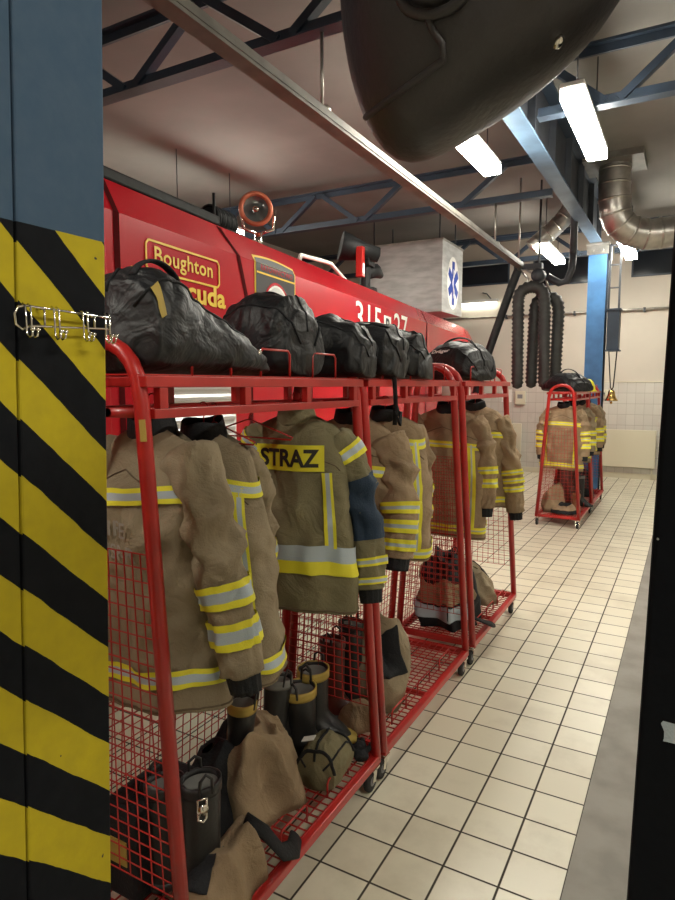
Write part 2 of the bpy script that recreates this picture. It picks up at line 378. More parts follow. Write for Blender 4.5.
# ------------------------------------------------------------------ exhaust hoses (ribbed)
def ribbed(g, path, r, n=12, rib=.04, amp=.10, round_end=(True, True)):
    P = [Vector(p) for p in path]
    # resample
    L = [0]
    for a, b in zip(P, P[1:]): L.append(L[-1]+(b-a).length)
    tot = L[-1]; N = max(8, int(tot/rib*2)); pts = []; rad = []
    for i in range(N+1):
        d = tot*i/N; k = max(j for j in range(len(L)) if L[j] <= d+1e-9); k = min(k, len(P)-2)
        q = (d-L[k])/(L[k+1]-L[k]); pts.append(P[k].lerp(P[k+1], q)); rr = r*(1+amp*(1 if i % 2 else -1))
        e = min(d if round_end[0] else 9, (tot-d) if round_end[1] else 9)
        if e < r: rr *= math.sqrt(max(.04, 1-(1-e/r)**2))
        rad.append(rr)
    g.tube(pts, rad, n)
def arc(a, b, top, n=10):
    a, b = Vector(a), Vector(b); m = (a+b)/2; out = []
    for i in range(n+1):
        th = PI*i/n; p = m+(a-b)/2*math.cos(th); p.z = m.z*0+a.z*(1-i/n)+b.z*i/n+math.sin(th)*top; out.append(p)
    return out
t = thing('exhaust_hose', 'black ribbed exhaust hose doubled over, the left one hanging above the tiled wall', 'hose', (-2.0, 9.2, 1.72), 0)
g = G(); ribbed(g, [(-.18, 0, -.03), (-.20, 0, 1.15)]+arc((-.20, 0, 1.25), (.15, .02, 1.25), .15)+[(.16, .02, 1.15), (.19, 0, -.02)], .082, rib=.06, amp=.13); g.build('ribbed_hose', 'hosefab', t)
g = G(); g.tube([(-.08, -.01, 1.36), (-.08, .02, 1.52), (-.23, .03, 1.68)], .014, 8); g.build('hook', 'galv', t)
t = thing('exhaust_hose', 'black ribbed exhaust hose doubled over, the right one beside the bent pipe', 'hose', (-1.85, 9.2, 1.72), 0)
g = G(); ribbed(g, [(-.19, .24, -.02), (-.17, .24, 1.05)]+arc((-.16, .24, 1.15), (.15, .24, 1.15), .13)+[(.16, .24, 1.05), (.14, .24, -.01)], .082, rib=.06, amp=.13); g.build('ribbed_hose', 'hosefab', t)
g = G(); g.tube([(.05, .2, 1.33), (.0, .1, 1.5), (-.36, .06, 1.7)], .014, 8); g.build('hook', 'galv', t)
g = G(); ribbed(g, [(-2.22, 9.2, 3.36), (-2.3, 9.2, 3.15), (-2.66, 9.22, 2.1), (-2.85, 9.3, 1.5)], .06, rib=.02, amp=.04, round_end=(False, True))
tag(g.build('exhaust_hose', 'nylon'), 'smooth dark exhaust hose slanting down from the rail towards the truck', 'hose')
t = thing('suction_fan', 'dark rounded suction fan under the rail end at the top of the hoses', 'fan', (-1.95, 9.3, 3.28))
g = G(); g.lathe([(0, -.12), (.08, -.12), (.095, -.06), (.095, .06), (.08, .12), (0, .12)], 18, axis='Y'); g.build('fan_housing', 'darksteel', t)
g = G(); g.tube([(.12, 0, -.02), (.28, .02, -.12), (.38, .02, -.1), (.44, .02, .06), (.45, .02, .26)], .05, 10); g.tube([(.45, .02, .26), (.45, .02, 1.3)], .05, 10); g.build('outlet_pipe', 'darksteel', t)
g = G(); g.box(-.34, .05, -.05, .05, .1, .17); g.tube([(0, 0, .1), (0, 0, 1.3)], .015, 8); g.build('mounting_bracket', 'darksteel', t, smooth=False)

# ducts
def duct(name, label, path, r, extra=None):
    t = thing(name, label, 'duct', path[0])
    o = Vector(path[0]); P = [Vector(p)-o for p in path]
    # smooth path
    for _ in range(2):
        Q = [P[0]]
        for a, b in zip(P, P[1:]): Q += [a.lerp(b, .25), a.lerp(b, .75)]
        Q.append(P[-1]); P = Q
    g = G(); g.tube(P, r, 20); g.build('duct_pipe', 'galv', t)
    for i in range(2, len(P)-1, 2):
        d = (P[i+1]-P[i-1]).normalized()*.012; g = G(); g.tube([P[i]-d, P[i]+d], r*1.05, 20); g.build('duct_collar', 'galv', t)
    return t
t = duct('ventilation_duct', 'big bent galvanised duct right of the blue beam, below the ceiling', [(-.98, 9.0, 4.55), (-.98, 9.0, 4.15), (-.94, 9.05, 3.82), (-.66, 9.2, 3.66), (-.3, 9.3, 3.70), (.6, 9.4, 3.72), (2.2, 9.4, 3.72)], .19)
g = G(); g.box(-.35, .35, -.35, .35, -.03, .049); g.build('ceiling_plate', 'rail', t, smooth=False)
t = duct('ventilation_duct', 'brownish duct piece sloping down left of the blue beam near the far lamp', [(-1.68, 10.3, 4.55), (-1.75, 10.3, 4.32), (-2.0, 10.3, 4.1), (-2.28, 10.25, 3.86)], .13)
t = thing('ceiling_fan_unit', 'small dark motor unit under the ceiling right of the bent duct', 'fan', (-.1, 8.4, 4.0))
g = G(); g.lathe([(0, -.13), (.12, -.12), (.15, 0), (.12, .12), (0, .13)], 16, axis='Y'); g.build('motor_body', 'darksteel', t)
g = G(); g.tube([(0, 0, .1), (0, 0, .6)], .02, 8); g.build('drop_rod', 'darksteel', t)

# ------------------------------------------------------------------ lamps
def lamp(x, y, label, L=1.45, z=3.82):
    t = thing('ceiling_light', label, 'lamp', (x, y, z), 0, None)
    g = G(); g.box(-.085, .085, -L/2, L/2, .05, .09); g.build('housing', 'lampbody', t, smooth=False, bevel=.01)
    g = G(); g.box(-.085, .085, -L/2+.01, L/2-.01, -.03, .05); g.build('diffuser', 'tube_on', t, smooth=False, bevel=.012)
    for s_ in (-1, 1): g = G(); g.tube([(0, s_*L*.35, .09), (0, s_*L*.35, 4.6-z)], .006, 6); g.build('suspension_rod', 'darksteel', t)
    return t
lamp(-.85, 5.68, 'glowing fluorescent fixture right of the beam, nearest and largest lit lamp')
lamp(-1.80, 5.62, 'glowing fluorescent fixture left of the beam, partly behind the hanging helmet')
lamp(-2.05, 10.7, 'far glowing fluorescent fixture left of the blue column above the hoses')
lamp(-.95, 10.85, 'far glowing fluorescent fixture right of the blue column')
lamp(1.6, 5.45, 'added unseen fluorescent fixture beyond the right edge of the photo')  # this lamp and the next three are unseen, added to brighten the hall
lamp(-5.6, 6.5, 'added hidden fluorescent fixture above the far side of the red truck')
lamp(1.6, .2, 'added unseen fluorescent fixture behind and right of the viewer')
lamp(-2.6, -.9, 'added unseen fluorescent fixture behind and left of the viewer')
t = thing('wall_light', 'long white lamp fixed on the far wall behind the truck nose', 'lamp', (-3.9, 12.86, 3.42))
g = G(); g.box(-.42, .42, -.08, .04, 0, .06); g.build('housing', 'lampbody', t, smooth=False)
g = G(); g.tube([(-.4, -.05, -.03), (.4, -.05, -.03)], .035, 10); g.build('diffuser', 'tube_far', t)
g = G(); g.tube([(.3, -.06, .05), (.2, -.04, .17), (.1, 0, .2)], .012, 6); g.build('bracket', 'darksteel', t)

# ------------------------------------------------------------------ far wall fittings
t = thing('wall_pipe', 'thin grey pipe running along the far wall', 'pipe', (-3, 12.84, 3.12))
g = G(); g.tube([(XL+3.2, 0, 0), (6.4, 0, 0)], .022, 8); g.build('pipe_run', 'galv', t)
for x in (-1.6, -.3, 1.0, 2.2, 3.4): g = G(); g.box(x-.02, x+.02, -.03, .058, -.05, .03); g.build('pipe_clip', 'darksteel', t, smooth=False)
def radiator(x0, x1, z0, z1, label):
    t = thing('radiator', label, 'radiator', ((x0+x1)/2, YF-.06, z0)); w = (x1-x0)/2; h = z1-z0
    g = G(); g.box(-w, w, -.06, -.04, 0, h); g.build('front_panel', 'radiator', t, smooth=False, bevel=.008)
    g = G(); g.box(-w+.02, w-.02, -.04, .0, .03, h-.03); g.build('convector_core', 'radiator', t, smooth=False)
    g = G(); g.tube([(w-.05, -.02, .04), (w-.05, -.02, -z0+.005)], .014, 8); g.build('feed_pipe', 'radiator', t)
    for x in (-w*.5, w*.5): g = G(); g.box(x-.02, x+.02, .0, .047, .05, h-.05); g.build('wall_bracket', 'radiator', t, smooth=False)
    return t
radiator(-1.62, -.50, .22, .92, 'wide cream panel radiator on the far wall, right of the farthest rack')
radiator(-3.9, -2.92, .20, .98, 'cream panel radiator on the far wall, left of the farthest rack')
g = G(); g.box(-3.36, -3.16, YF-.016, YF-.013, 1.40, 1.66); tag(g.build('wall_notice', 'paper', smooth=False), 'small paper notice on the tiled far wall below the hoses', 'notice')
t = thing('switch_box', 'pale plastic switch box on the tiled far wall below the hoses', 'box', (-2.98, YF-.012, 1.36))
g = G(); g.box(-.10, .10, -.06, 0, 0, .27); g.build('box_body', 'radiator', t, smooth=False, bevel=.01)
g = G(); g.box(-.05, .05, -.065, -.06, .12, .2); g.build('box_cover', 'wheelgrey', t, smooth=False)
t = thing('thermostat', 'small white thermostat box on the tiled wall left of the brass bell', 'box', (-1.42, YF-.012, 1.50))
g = G(); g.box(-.07, .07, -.05, 0, 0, .16); g.build('box_body', 'radiator', t, smooth=False, bevel=.01)
g = G(); g.tube([(0, -.05, .09), (0, -.07, .09)], .02, 10); g.build('dial', 'wheelgrey', t)

# ------------------------------------------------------------------ steel box with star of life
t = thing('steel_cabinet', 'brushed steel box with a blue six-armed star sign, hung behind the truck', 'cabinet', (-3.63, 10.0, 2.95))
g = G(); g.box(-1.45, 0, 0, 1.03, 0, 1.17); g.build('box_shell', 'boxsteel', t, smooth=False, bevel=.01)
g = G(); g.box(-1.47, .012, -.012, 1.04, 1.15, 1.18); g.build('top_edge', 'galv', t, smooth=False)
for x, y in ((-.1, .12), (-.1, .9), (-1.3, .12), (-1.3, .9)): g = G(); g.tube([(x, y, 1.17), (x, y, 1.65)], .012, 6); g.build('hanging_rod', 'darksteel', t)
g = G(); g.grid(lambda u, v: (.004, .52+.30*v*math.cos(2*PI*u), .52+.44*v*math.sin(2*PI*u)), 32, 1, mi=0); g.build('sign_disc', 'whitep', t, smooth=False)
g = G()
for k in range(3):
    a = PI/2+k*PI/3; c, s_ = math.cos(a)*.8, math.sin(a)*1.1; L = .33; w = .075
    px, pz = -math.sin(a)*.85, math.cos(a)
    g.add([(.007+k*.0006, .52+L*c+w*px, .52+L*s_+w*pz), (.007+k*.0006, .52+L*c-w*px, .52+L*s_-w*pz), (.007+k*.0006, .52-L*c-w*px, .52-L*s_-w*pz), (.007+k*.0006, .52-L*c+w*px, .52-L*s_+w*pz)], [(0, 1, 2, 3)])
g.build('star_emblem', 'navy', t, smooth=False)
g = G(); pts = [(.0105, .52+.045*math.sin(v*9), .30+.44*v) for v in [i/20 for i in range(21)]]; g.tube(pts, .008, 6); g.tube([(.0105, .52, .27), (.0105, .52, .76)], .006, 6); g.build('snake_and_staff', 'whitep', t)

# ------------------------------------------------------------------ truck
truck = thing('fire_truck', 'long red airport fire truck parked behind the gear racks, yellow and white lettering', 'fire truck', (-2.4, 2.0, 0), R(6.5))
XS = [(0, .55), (0, 1.2), (0, 1.9), (0, 2.50), (-.0, 2.56), (-.085, 2.73), (-.16, 2.758), (-.26, 2.765), (-1.25, 2.775), (-2.24, 2.765), (-2.32, 2.755), (-2.40, 2.73), (-2.5, 2.56), (-2.5, 2.50), (-2.5, 1.9), (-2.5, 1.2), (-2.5, .55)]
ST = [(-2.2, 1, 0), (0, 1, 0), (3, 1, 0), (6, 1, 0), (8.7, 1, 0), (9.2, .985, .01), (9.6, .95, .03), (10.0, .88, .06), (10.2, .80, .10), (10.35, .68, .14), (10.42, .45, .18)]
def bodyF(u, v):
    i = v*(len(ST)-1); k = min(int(i+1e-6), len(ST)-1); y, zf, inn = ST[k]
    x, z = XS[min(int(round(u*(len(XS)-1))), len(XS)-1)]
    x = -1.25+(x+1.25)*(1-inn); z = .55+(z-.55)*zf
    return (x, y, z)
g = G(); g.grid(bodyF, len(XS)-1, len(ST)-1, False)
n = len(XS); g.f.append(tuple(range(n))); g.m.append(0); g.f.append(tuple((len(ST)-1)*n+i for i in range(n))); g.m.append(0)
for j in range(len(ST)-1): g.f.append((j*n, j*n+n-1, (j+1)*n+n-1, (j+1)*n)); g.m.append(0)
g.build('body', 'truckred', truck, smooth=False, bevel=.012)
def side(y, z, off=.004):      # point on the truck's right flank
    x = 0 if z <= 2.56 else -.085*(z-2.56)/.17
    return (x+off, y, z)
def seam(pts, w=.012, m='truckdark', name='panel_gap', off=.003):
    g = G()
    for (a, b) in zip(pts, pts[1:]):
        g.add([side(a[0]-w, a[1], off), side(a[0]+w, a[1], off), side(b[0]+w, b[1], off), side(b[0]-w, b[1], off)], [(0, 1, 2, 3)])
    g.build(name, m, truck, smooth=False)
seam([(.17, 2.72), (.17, 2.56), (.17, .6)], .02)
seam([(1.16, 2.72), (1.26, 2.56), (1.30, 2.46), (1.36, 2.3), (1.40, 1.8), (1.40, .6)], .022)
seam([(5.93, 2.72), (5.93, 2.56), (5.93, .6)], .02)
seam([(8.68, 2.70), (8.68, 2.56), (8.9, 1.8)], .015)
# darker recessed rear edge and roof gutter
g = G(); g.box(-.20, -.10, -2.1, 1.22, 2.74, 2.80); g.build('roof_gutter', 'black', truck, smooth=False, bevel=.01)
g = G(); g.box(.002, .03, -.5, .07, 1.0, 2.45); g.build('rear_corner_post', 'truckred', truck, smooth=False, bevel=.01)
# lockers
def locker(y0, y1, z0, z1):
    g = G(); g.box(.0, .012, y0-.03, y1+.03, z0-.03, z1+.03); f = g.build('locker_frame', 'white', truck, smooth=False)
    def F(u, v):
        k = v*14*4; ph = k % 4; x = .014+(.010 if ph in (1, 2) else 0)
        return (x, y0+(y1-y0)*u, z0+(z1-z0)*v)
    g = G(); g.grid(F, 1, 14*4, False); g.build('roller_shutter', 'shutter', truck, smooth=False)
locker(.45, 1.16, .95, 1.83); locker(-.6, .03, .95, 1.83)
g = G(); g.box(.004, .016, 1.5, 5.8, .98, 1.0); g.box(.004, .016, 1.5, 5.8, 1.80, 1.81); g.build('trim_rail', 'truckdark', truck, smooth=False)
for y in (.9, 6.2, 7.7):
    for x in (-.28, -2.22):
        g = G(); g.lathe([(0, -.18), (.3, -.18), (.50, -.17), (.56, -.1), (.56, .1), (.50, .17), (.3, .18), (0, .18)], 28, axis='X', c=(x, y, .56)); w = g.build('wheel', 'tyre', truck)
        g = G(); g.lathe([(0, -.2), (.2, -.2), (.28, -.17), (.28, .17), (.2, .2), (0, .2)], 20, axis='X', c=(x, y, .56)); g.build('hub', 'wheelgrey', w)
g = G(); g.box(-2.1, -.45, -2.0, 9.8, .42, .56); g.build('chassis', 'black', truck, smooth=False)
# lettering
def sidemap(y0, y1, z0, z1, off=.006, slant=0): return lambda a, b: side(y0+(y1-y0)*a+slant*(b-.5), z0+(z1-z0)*b, off)
g = G(); text_on(g, 'Boughton', sidemap(.44, .965, 2.345, 2.455), .012, spacing=1.05); g.build('maker_lettering', 'yellowp', truck, smooth=False)
g = G()
yy0, yy1, z0, z1 = .375, 1.035, 2.325, 2.478; w = .006
pts = [(yy0+.02, z0), (yy1-.02, z0), (yy1, z0+.02), (yy1, z1-.02), (yy1-.02, z1), (yy0+.02, z1), (yy0, z1-.02), (yy0, z0+.02)]
P = [Vector(side(a, min(b, 2.5), .005)) for a, b in pts]
for a, b in zip(P, P[1:]+P[:1]): g.bar(a, b, .003, .011, up=(0, 0, 1) if abs((b-a).z) < .05 else (0, 1, 0))
g.build('lettering_border', 'yellowp', truck, smooth=False)
g = G(); text_on(g, 'Barracuda', sidemap(.06+.2, 1.10, 2.205, 2.325), .03, spacing=1.02); g.build('model_lettering', 'yellowp', truck, smooth=False)
g = G(); text_on(g, '315', sidemap(3.32, 4.06, 2.25, 2.535), .006); text_on(g, '27', sidemap(4.50, 5.02, 2.25, 2.545), .006)
g.build('fleet_number', 'whitep', truck, smooth=False)
g = G(); g.add([side(4.16, 2.26), side(4.40, 2.26), side(4.40, 2.48), side(4.16, 2.48)], [(0, 1, 2, 3)]); g.build('letter_plate', 'whitep', truck, smooth=False)
g = G(); text_on(g, 'B', sidemap(4.21, 4.35, 2.285, 2.455, .009), .02); g.build('plate_letter', 'emblack', truck, smooth=False)
# unit badge: dark patch with yellow edge, red lettering band on top, white disc ringed in red
g = G()
def brect(y0, y1, z0, z1, off, mi): g.grid(lambda a, b: side(y0+(y1-y0)*a, z0+(z1-z0)*b+.02*b*math.sin(PI*a), off), 10, 16, False, mi)
brect(1.46, 2.06, 1.95, 2.56, .004, 0); brect(1.46, 2.06, 2.56, 2.605, .004, 0)
brect(1.475, 2.045, 1.965, 2.56, .007, 1); brect(1.475, 2.045, 2.5601, 2.590, .007, 1)
g.add([side(1.48, 2.49, .010), side(2.04, 2.49, .010), side(2.04, 2.502, .010), side(1.48, 2.502, .010)], [(0, 1, 2, 3)], 0)
text_on(g, 'RATOWNICTWO', sidemap(1.53, 2.0, 2.515, 2.552, .012), .01, 2)
for r_, mi in ((.20, 3), (.18, 2), (.165, 4)):
    off = .010+(.2-r_)*.05
    pp = [(off, 1.76+r_*math.cos(2*PI*i/32), 2.26+r_*math.sin(2*PI*i/32)) for i in range(32)]; g.add(pp, [tuple(range(32))], 2 if mi == 3 else (3 if mi == 2 else 4))
for a, b, c, d in (((1.70, 2.20), (1.84, 2.34), .018, 5), ((1.72, 2.35), (1.80, 2.17), .014, 5), ((1.66, 2.29), (1.80, 2.31), .012, 5)):
    a = Vector((.0145, a[0], a[1])); b = Vector((.0145, b[0], b[1])); g.bar(a, b, .002, c, d, up=(0, 0, 1))
g.build('unit_badge', ['yellowp', 'emblack', 'truckred', 'whitep', 'shutter', 'navy'], truck, smooth=False)
# roof spotlight (round, copper rim) with coil
g = G(); c = (-.27, 1.96, 3.04)
def rot_to(g, fn, c, az, el):
    """append lathe-like geometry pointing along -Y, rotated"""
    mt = Matrix.Translation(c) @ Matrix.Rotation(az, 4, 'Z') @ Matrix.Rotation(el, 4, 'X')
    h = G(); fn(h); g.v_off = 0; g.add([tuple(mt @ Vector(v)) for v in h.v], h.f, 0); g.m[-len(h.f):] = h.m
rot_to(g, lambda h: (h.lathe([(0, .17), (.05, .16), (.085, .10), (.115, .02), (.128, -.025), (.124, -.042), (.10, -.042), (.092, -.025)], 28, axis='Y', mi=0), h.lathe([(0, .03), (.05, .02), (.094, -.026)], 24, 1, axis='Y'), h.lathe([(0, -.035), (.022, -.03), (.028, 0), (.02, .03)], 14, 2, axis='Y')), c, R(35), R(0))
sp = g.build('spotlight', ['copper', 'glass', 'chrome'], truck)
g = G()
g.tube([(-.27, 2.0, 2.76), (-.27, 2.0, 2.88)], .03, 10)
for s_ in (-1, 1): g.tube([(-.27, 2.0, 2.87), (-.27+s_*.11*math.cos(R(35)), 2.0+s_*.11*math.sin(R(35)), 2.91), (-.27+s_*.13*math.cos(R(35)), 1.98+s_*.13*math.sin(R(35)), 3.05)], .012, 8)
g.build('spotlight_yoke', 'chrome', sp)
g = G()
for k in range(9): g.lathe([(.075+.01*(k % 2), -.01), (.09, 0), (.075, .01)], 16, axis='Y', c=(-.32, 1.42+k*.028, 2.86))
g.lathe([(0, -.1), (.07, -.1), (.07, .16), (0, .16)], 16, axis='Y', c=(-.32, 1.52, 2.86)); g.tube([(-.25, 1.38, 2.77), (-.25, 1.38, 3.0)], .01, 6); g.box(-.42, -.2, 1.38, 1.7, 2.76, 2.79)
g.build('cable_reel', 'black', truck)
g = G(); P = [(-.2, 2.55, 2.77), (-.22, 2.62, 2.83), (-.24, 3.1, 2.87), (-.24, 3.3, 2.88), (-.22, 3.75, 2.74)]; g.tube(P, .018, 10); g.build('grab_rail', 'whitep', truck)
# water cannon
g = G(); g.tube([(-.3, 4.4, 2.75), (-.3, 4.4, 3.05)], .06, 12); g.lathe([(0, 2.76), (.14, 2.76), (.13, 2.81), (0, 2.82)], 16, c=(-.3, 4.4, 0)); g.box(-.38, -.22, 4.3, 4.5, 3.04, 3.16); cn = g.build('water_cannon', 'black', truck, smooth=False, bevel=.01)
g = G(); rot_to(g, lambda h: h.lathe([(0, .22), (.08, .2), (.10, 0), (.11, -.02), (.16, -.22), (.15, -.23), (.08, -.05), (0, -.05)], 16, axis='Y'), (-.32, 4.32, 3.2), R(-60), R(-12)); g.build('nozzle', 'black', cn)
g = G(); g.box(-.33, -.25, 4.18, 4.26, 2.90, 3.22); g.build('control_lever', 'rackred', cn, smooth=False, bevel=.01)
g = G(); g.tube([(-.3, 4.46, 2.98), (-.28, 4.66, 3.04), (-.28, 4.86, 3.02)], [.07, .08, .04], 12); g.build('counterweight', 'black', cn)

# ------------------------------------------------------------------ near hazard column
t = thing('steel_column', 'near steel column, blue above, yellow and black hazard stripes below', 'column', (-1.05, .742, .004)); t.rotation_euler = (R(-1.95), 0, 0)
g = G(); g.box(-.22, 0, -.092, .101, 0, ZC-.02); g.build('column_face', 'hazard', t, smooth=False, bevel=.004)
g = G(); g.box(-.22, -.003, -.24, -.094, 0, ZC-.02); g.build('recessed_side', 'hazard', t, smooth=False, bevel=.004)
# ------------------------------------------------------------------ chrome hook rack
t = thing('hook_rack', 'chrome wire hook rack fixed on the striped near column', 'hook rack', (-1.05, .8, 1.86))
g = G()
g.tube([(.02, .093, .017), (.02, -.085, .022), (.021, -.102, .018), (.022, -.110, .006), (.022, -.108, -.012), (.021, -.096, -.020), (.02, -.08, -.013), (.02, .093, -.005), (.02, .100, .006), (.02, .093, .017)], .0022, 8)
g.tube([(.0, -.05, .021), (.02, -.05, .021)], .003, 8); g.tube([(.0, .06, .018), (.02, .06, .018)], .003, 8)
g.tube([(.02, -.05, .02), (.02, -.05, -.01)], .0022, 6); g.tube([(.02, .06, .018), (.02, .06, -.006)], .0022, 6)
g.build('wire_frame', 'chrome', t)
for y in (-.085, -.028, .035, .088):
    z = -.0
    g = G()
    for dy in (-.005, .005):
        g.tube([(.017, y+dy, z+.026), (.024, y+dy, z+.022), (.025, y+dy, z-.010), (.025, y+dy, z-.026), (.031, y+dy, z-.034), (.040, y+dy, z-.031), (.042, y+dy, z-.022)], .0017, 8)
        g.lathe([(0, -.004), (.004, -.002), (.004, .002), (0, .004)], 8, c=(.042, y+dy, z-.020))
    g.build('hook', 'chrome', t)
t.location = (-1.048, .8, 1.858)

# ------------------------------------------------------------------ near dark post on the right
t = thing('steel_post', 'black painted post with flaked white specks along the right edge', 'post', (-.056, .8, 0))
t.rotation_euler = (0, R(.95), 0)
pm = mat('chipped_black_paint', (.004, .005, .007), .7, bump=.15, bscale=30, spec=.1)
nt = pm.node_tree; b = nt.nodes['Principled BSDF']; tc = nt.nodes.new('ShaderNodeTexCoord'); nn = nt.nodes.new('ShaderNodeTexNoise'); nn.inputs['Scale'].default_value = 38; nn.inputs['Detail'].default_value = 2
nt.links.new(tc.outputs['Object'], nn.inputs['Vector']); mr = nt.nodes.new('ShaderNodeMix'); mr.data_type = 'RGBA'; mr.inputs['A'].default_value = (.004, .005, .007, 1); mr.inputs['B'].default_value = (.35, .35, .33, 1)
nt.links.new(mathn(nt, 'GREATER_THAN', nn.outputs['Fac'], .765), mr.inputs['Factor']); nt.links.new(mr.outputs['Result'], b.inputs['Base Color'])
M['chipped'] = pm
g = G(); g.box(0, .22, 0, .20, .004, 2.55); g.build('post_profile', 'chipped', t, smooth=False, bevel=.006)
g = G()
pts = [(.036+.013*math.cos(a)*(1+.35*math.sin(3*a+1)), -.0008, 1.336+.017*math.sin(a)*(1+.3*math.cos(2*a))) for a in [2*PI*i/14 for i in range(14)]]
g.add(pts, [tuple(range(14))]); g.build('bare_metal_patch', 'silver', t, smooth=False)
g = G(); g.box(.02, .2, .02, .18, 2.55, 2.60); g.build('post_cap', 'darksteel', t, smooth=False)

# ------------------------------------------------------------------ hanging helmet (near, dark, top of view)
# local frame: x to the viewer's right, z up, y away
HC = Vector((-.182, .621, 2.112))
hel = thing('helmet', 'large black helmet hanging upside down in the foreground at the top', 'helmet', HC, R(29.23))
OUT = [(-.148, .10), (-.153, .03), (-.150, -.03), (-.140, -.082), (-.124, -.122), (-.103, -.150), (-.082, -.160), (-.060, -.156), (-.035, -.142), (.0, -.124), (.04, -.100), (.08, -.070), (.11, -.040), (.135, -.002), (.150, .05), (.150, .10), (.12, .16), (.05, .20), (-.04, .20), (-.11, .165)]
def outl(a):
    # radius of the outline in direction a
    best = None
    n_ = len(OUT); c, s_ = math.cos(a), math.sin(a)
    for i in range(n_):
        p, q = OUT[i], OUT[(i+1) % n_]
        dx, dz = q[0]-p[0], q[1]-p[1]; den = c*dz-s_*dx
        if abs(den) < 1e-9: continue
        r = (p[0]*dz-p[1]*dx)/den; k = (p[0]*s_-p[1]*c)/den if False else None
        # param along the edge
        x, z = r*c-p[0], r*s_-p[1]; L2 = dx*dx+dz*dz; tt = (x*dx+z*dz)/L2
        if r > 0 and -1e-6 <= tt <= 1+1e-6: best = r if best is None else min(best, r)
    return best or .15
OUT = [(x*.935, z*.985) for x, z in OUT]
NA = 72; rad = [outl(2*PI*i/NA) for i in range(NA)]
rad = [(rad[i-2]+2*rad[i-1]+3*rad[i]+2*rad[(i+1) % NA]+rad[(i+2) % NA])/9 for i in range(NA)]
def hp(i, phi, off=0):
    a = 2*PI*i/NA; r = rad[int(i) % NA]; d = .115
    x = (r*math.sin(phi)**.85+off)*math.cos(a); z = (r*math.sin(phi)**.85+off)*math.sin(a); y = -(d+off)*math.cos(phi)
    # stepped ridge across the shell
    return (x, y, z)
g = G(); NP = 30
vs = [hp(i, max(.02, PI*j/NP)) for j in range(NP+1) for i in range(NA)]
g.grid(lambda u, v: hp(u*NA, max(.02, min(PI-.02, PI*v))), NA, NP, True, 0, cap0=True, cap1=True)
sh = g.build('shell', 'helmet', hel)
def onshell(x, z, off=.002):
    a = math.atan2(z, x); r = outl(a); q = min(.999, math.hypot(x, z)/r); ph = math.asin(q**(1/.85)); y = -(.115)*math.cos(ph)-off
    return (x, y, z)
g = G(); g.tube([onshell(-.066+.030*math.cos(a), -.048+.030*math.sin(a)) for a in [PI*.55+i*PI*1.3/20 for i in range(21)]], .0045, 8)
g.build('ear_ridge', 'helmet', hel)
g = G(); g.lathe([(0, -.012), (.022, -.010), (.027, 0), (.027, .012)], 20, axis='Y', c=(-.066, onshell(-.066, -.045)[1]+.004, -.045)); g.build('ear_disc', 'helmet', hel)
g = G()
g.tube([onshell(x, z) for x, z in ((-.118, -.120), (-.10, -.122), (-.08, -.118), (-.058, -.108), (-.06, -.098), (-.068, -.088), (-.074, -.076))], .003, 8)
g.tube([onshell(x, z) for x, z in ((-.035, -.055), (-.025, -.045), (-.012, -.05), (.005, -.06), (.02, -.056), (.04, -.04), (.06, -.015), (.08, .02))], .003, 8)
g.build('seam_ridges', 'helmet', hel)
g = G(); g.lathe([(0, -.006), (.004, -.004), (.005, .004)], 10, axis='Y', c=(.045, onshell(.045, -.078)[1], -.078)); g.build('rivet', 'chrome', hel)
# steel arm it hangs on, fixed to the black post
t = thing('hook_bracket', 'shiny black steel arm beside the helmet at the upper right', 'bracket', (-.01, .84, 2.36))
g = G(); g.tube([(.02, .03, .02), (-.03, -.06, -.01), (-.10, -.17, -.09), (-.15, -.20, -.14)], .011, 12); g.build('arm_tube', 'darksteel', t)
g = G(); g.tube([(.035, .03, -.01), (-.02, -.07, -.045), (-.09, -.175, -.115), (-.15, -.2, -.16)], .006, 10); g.build('chrome_wire', 'chrome', t)

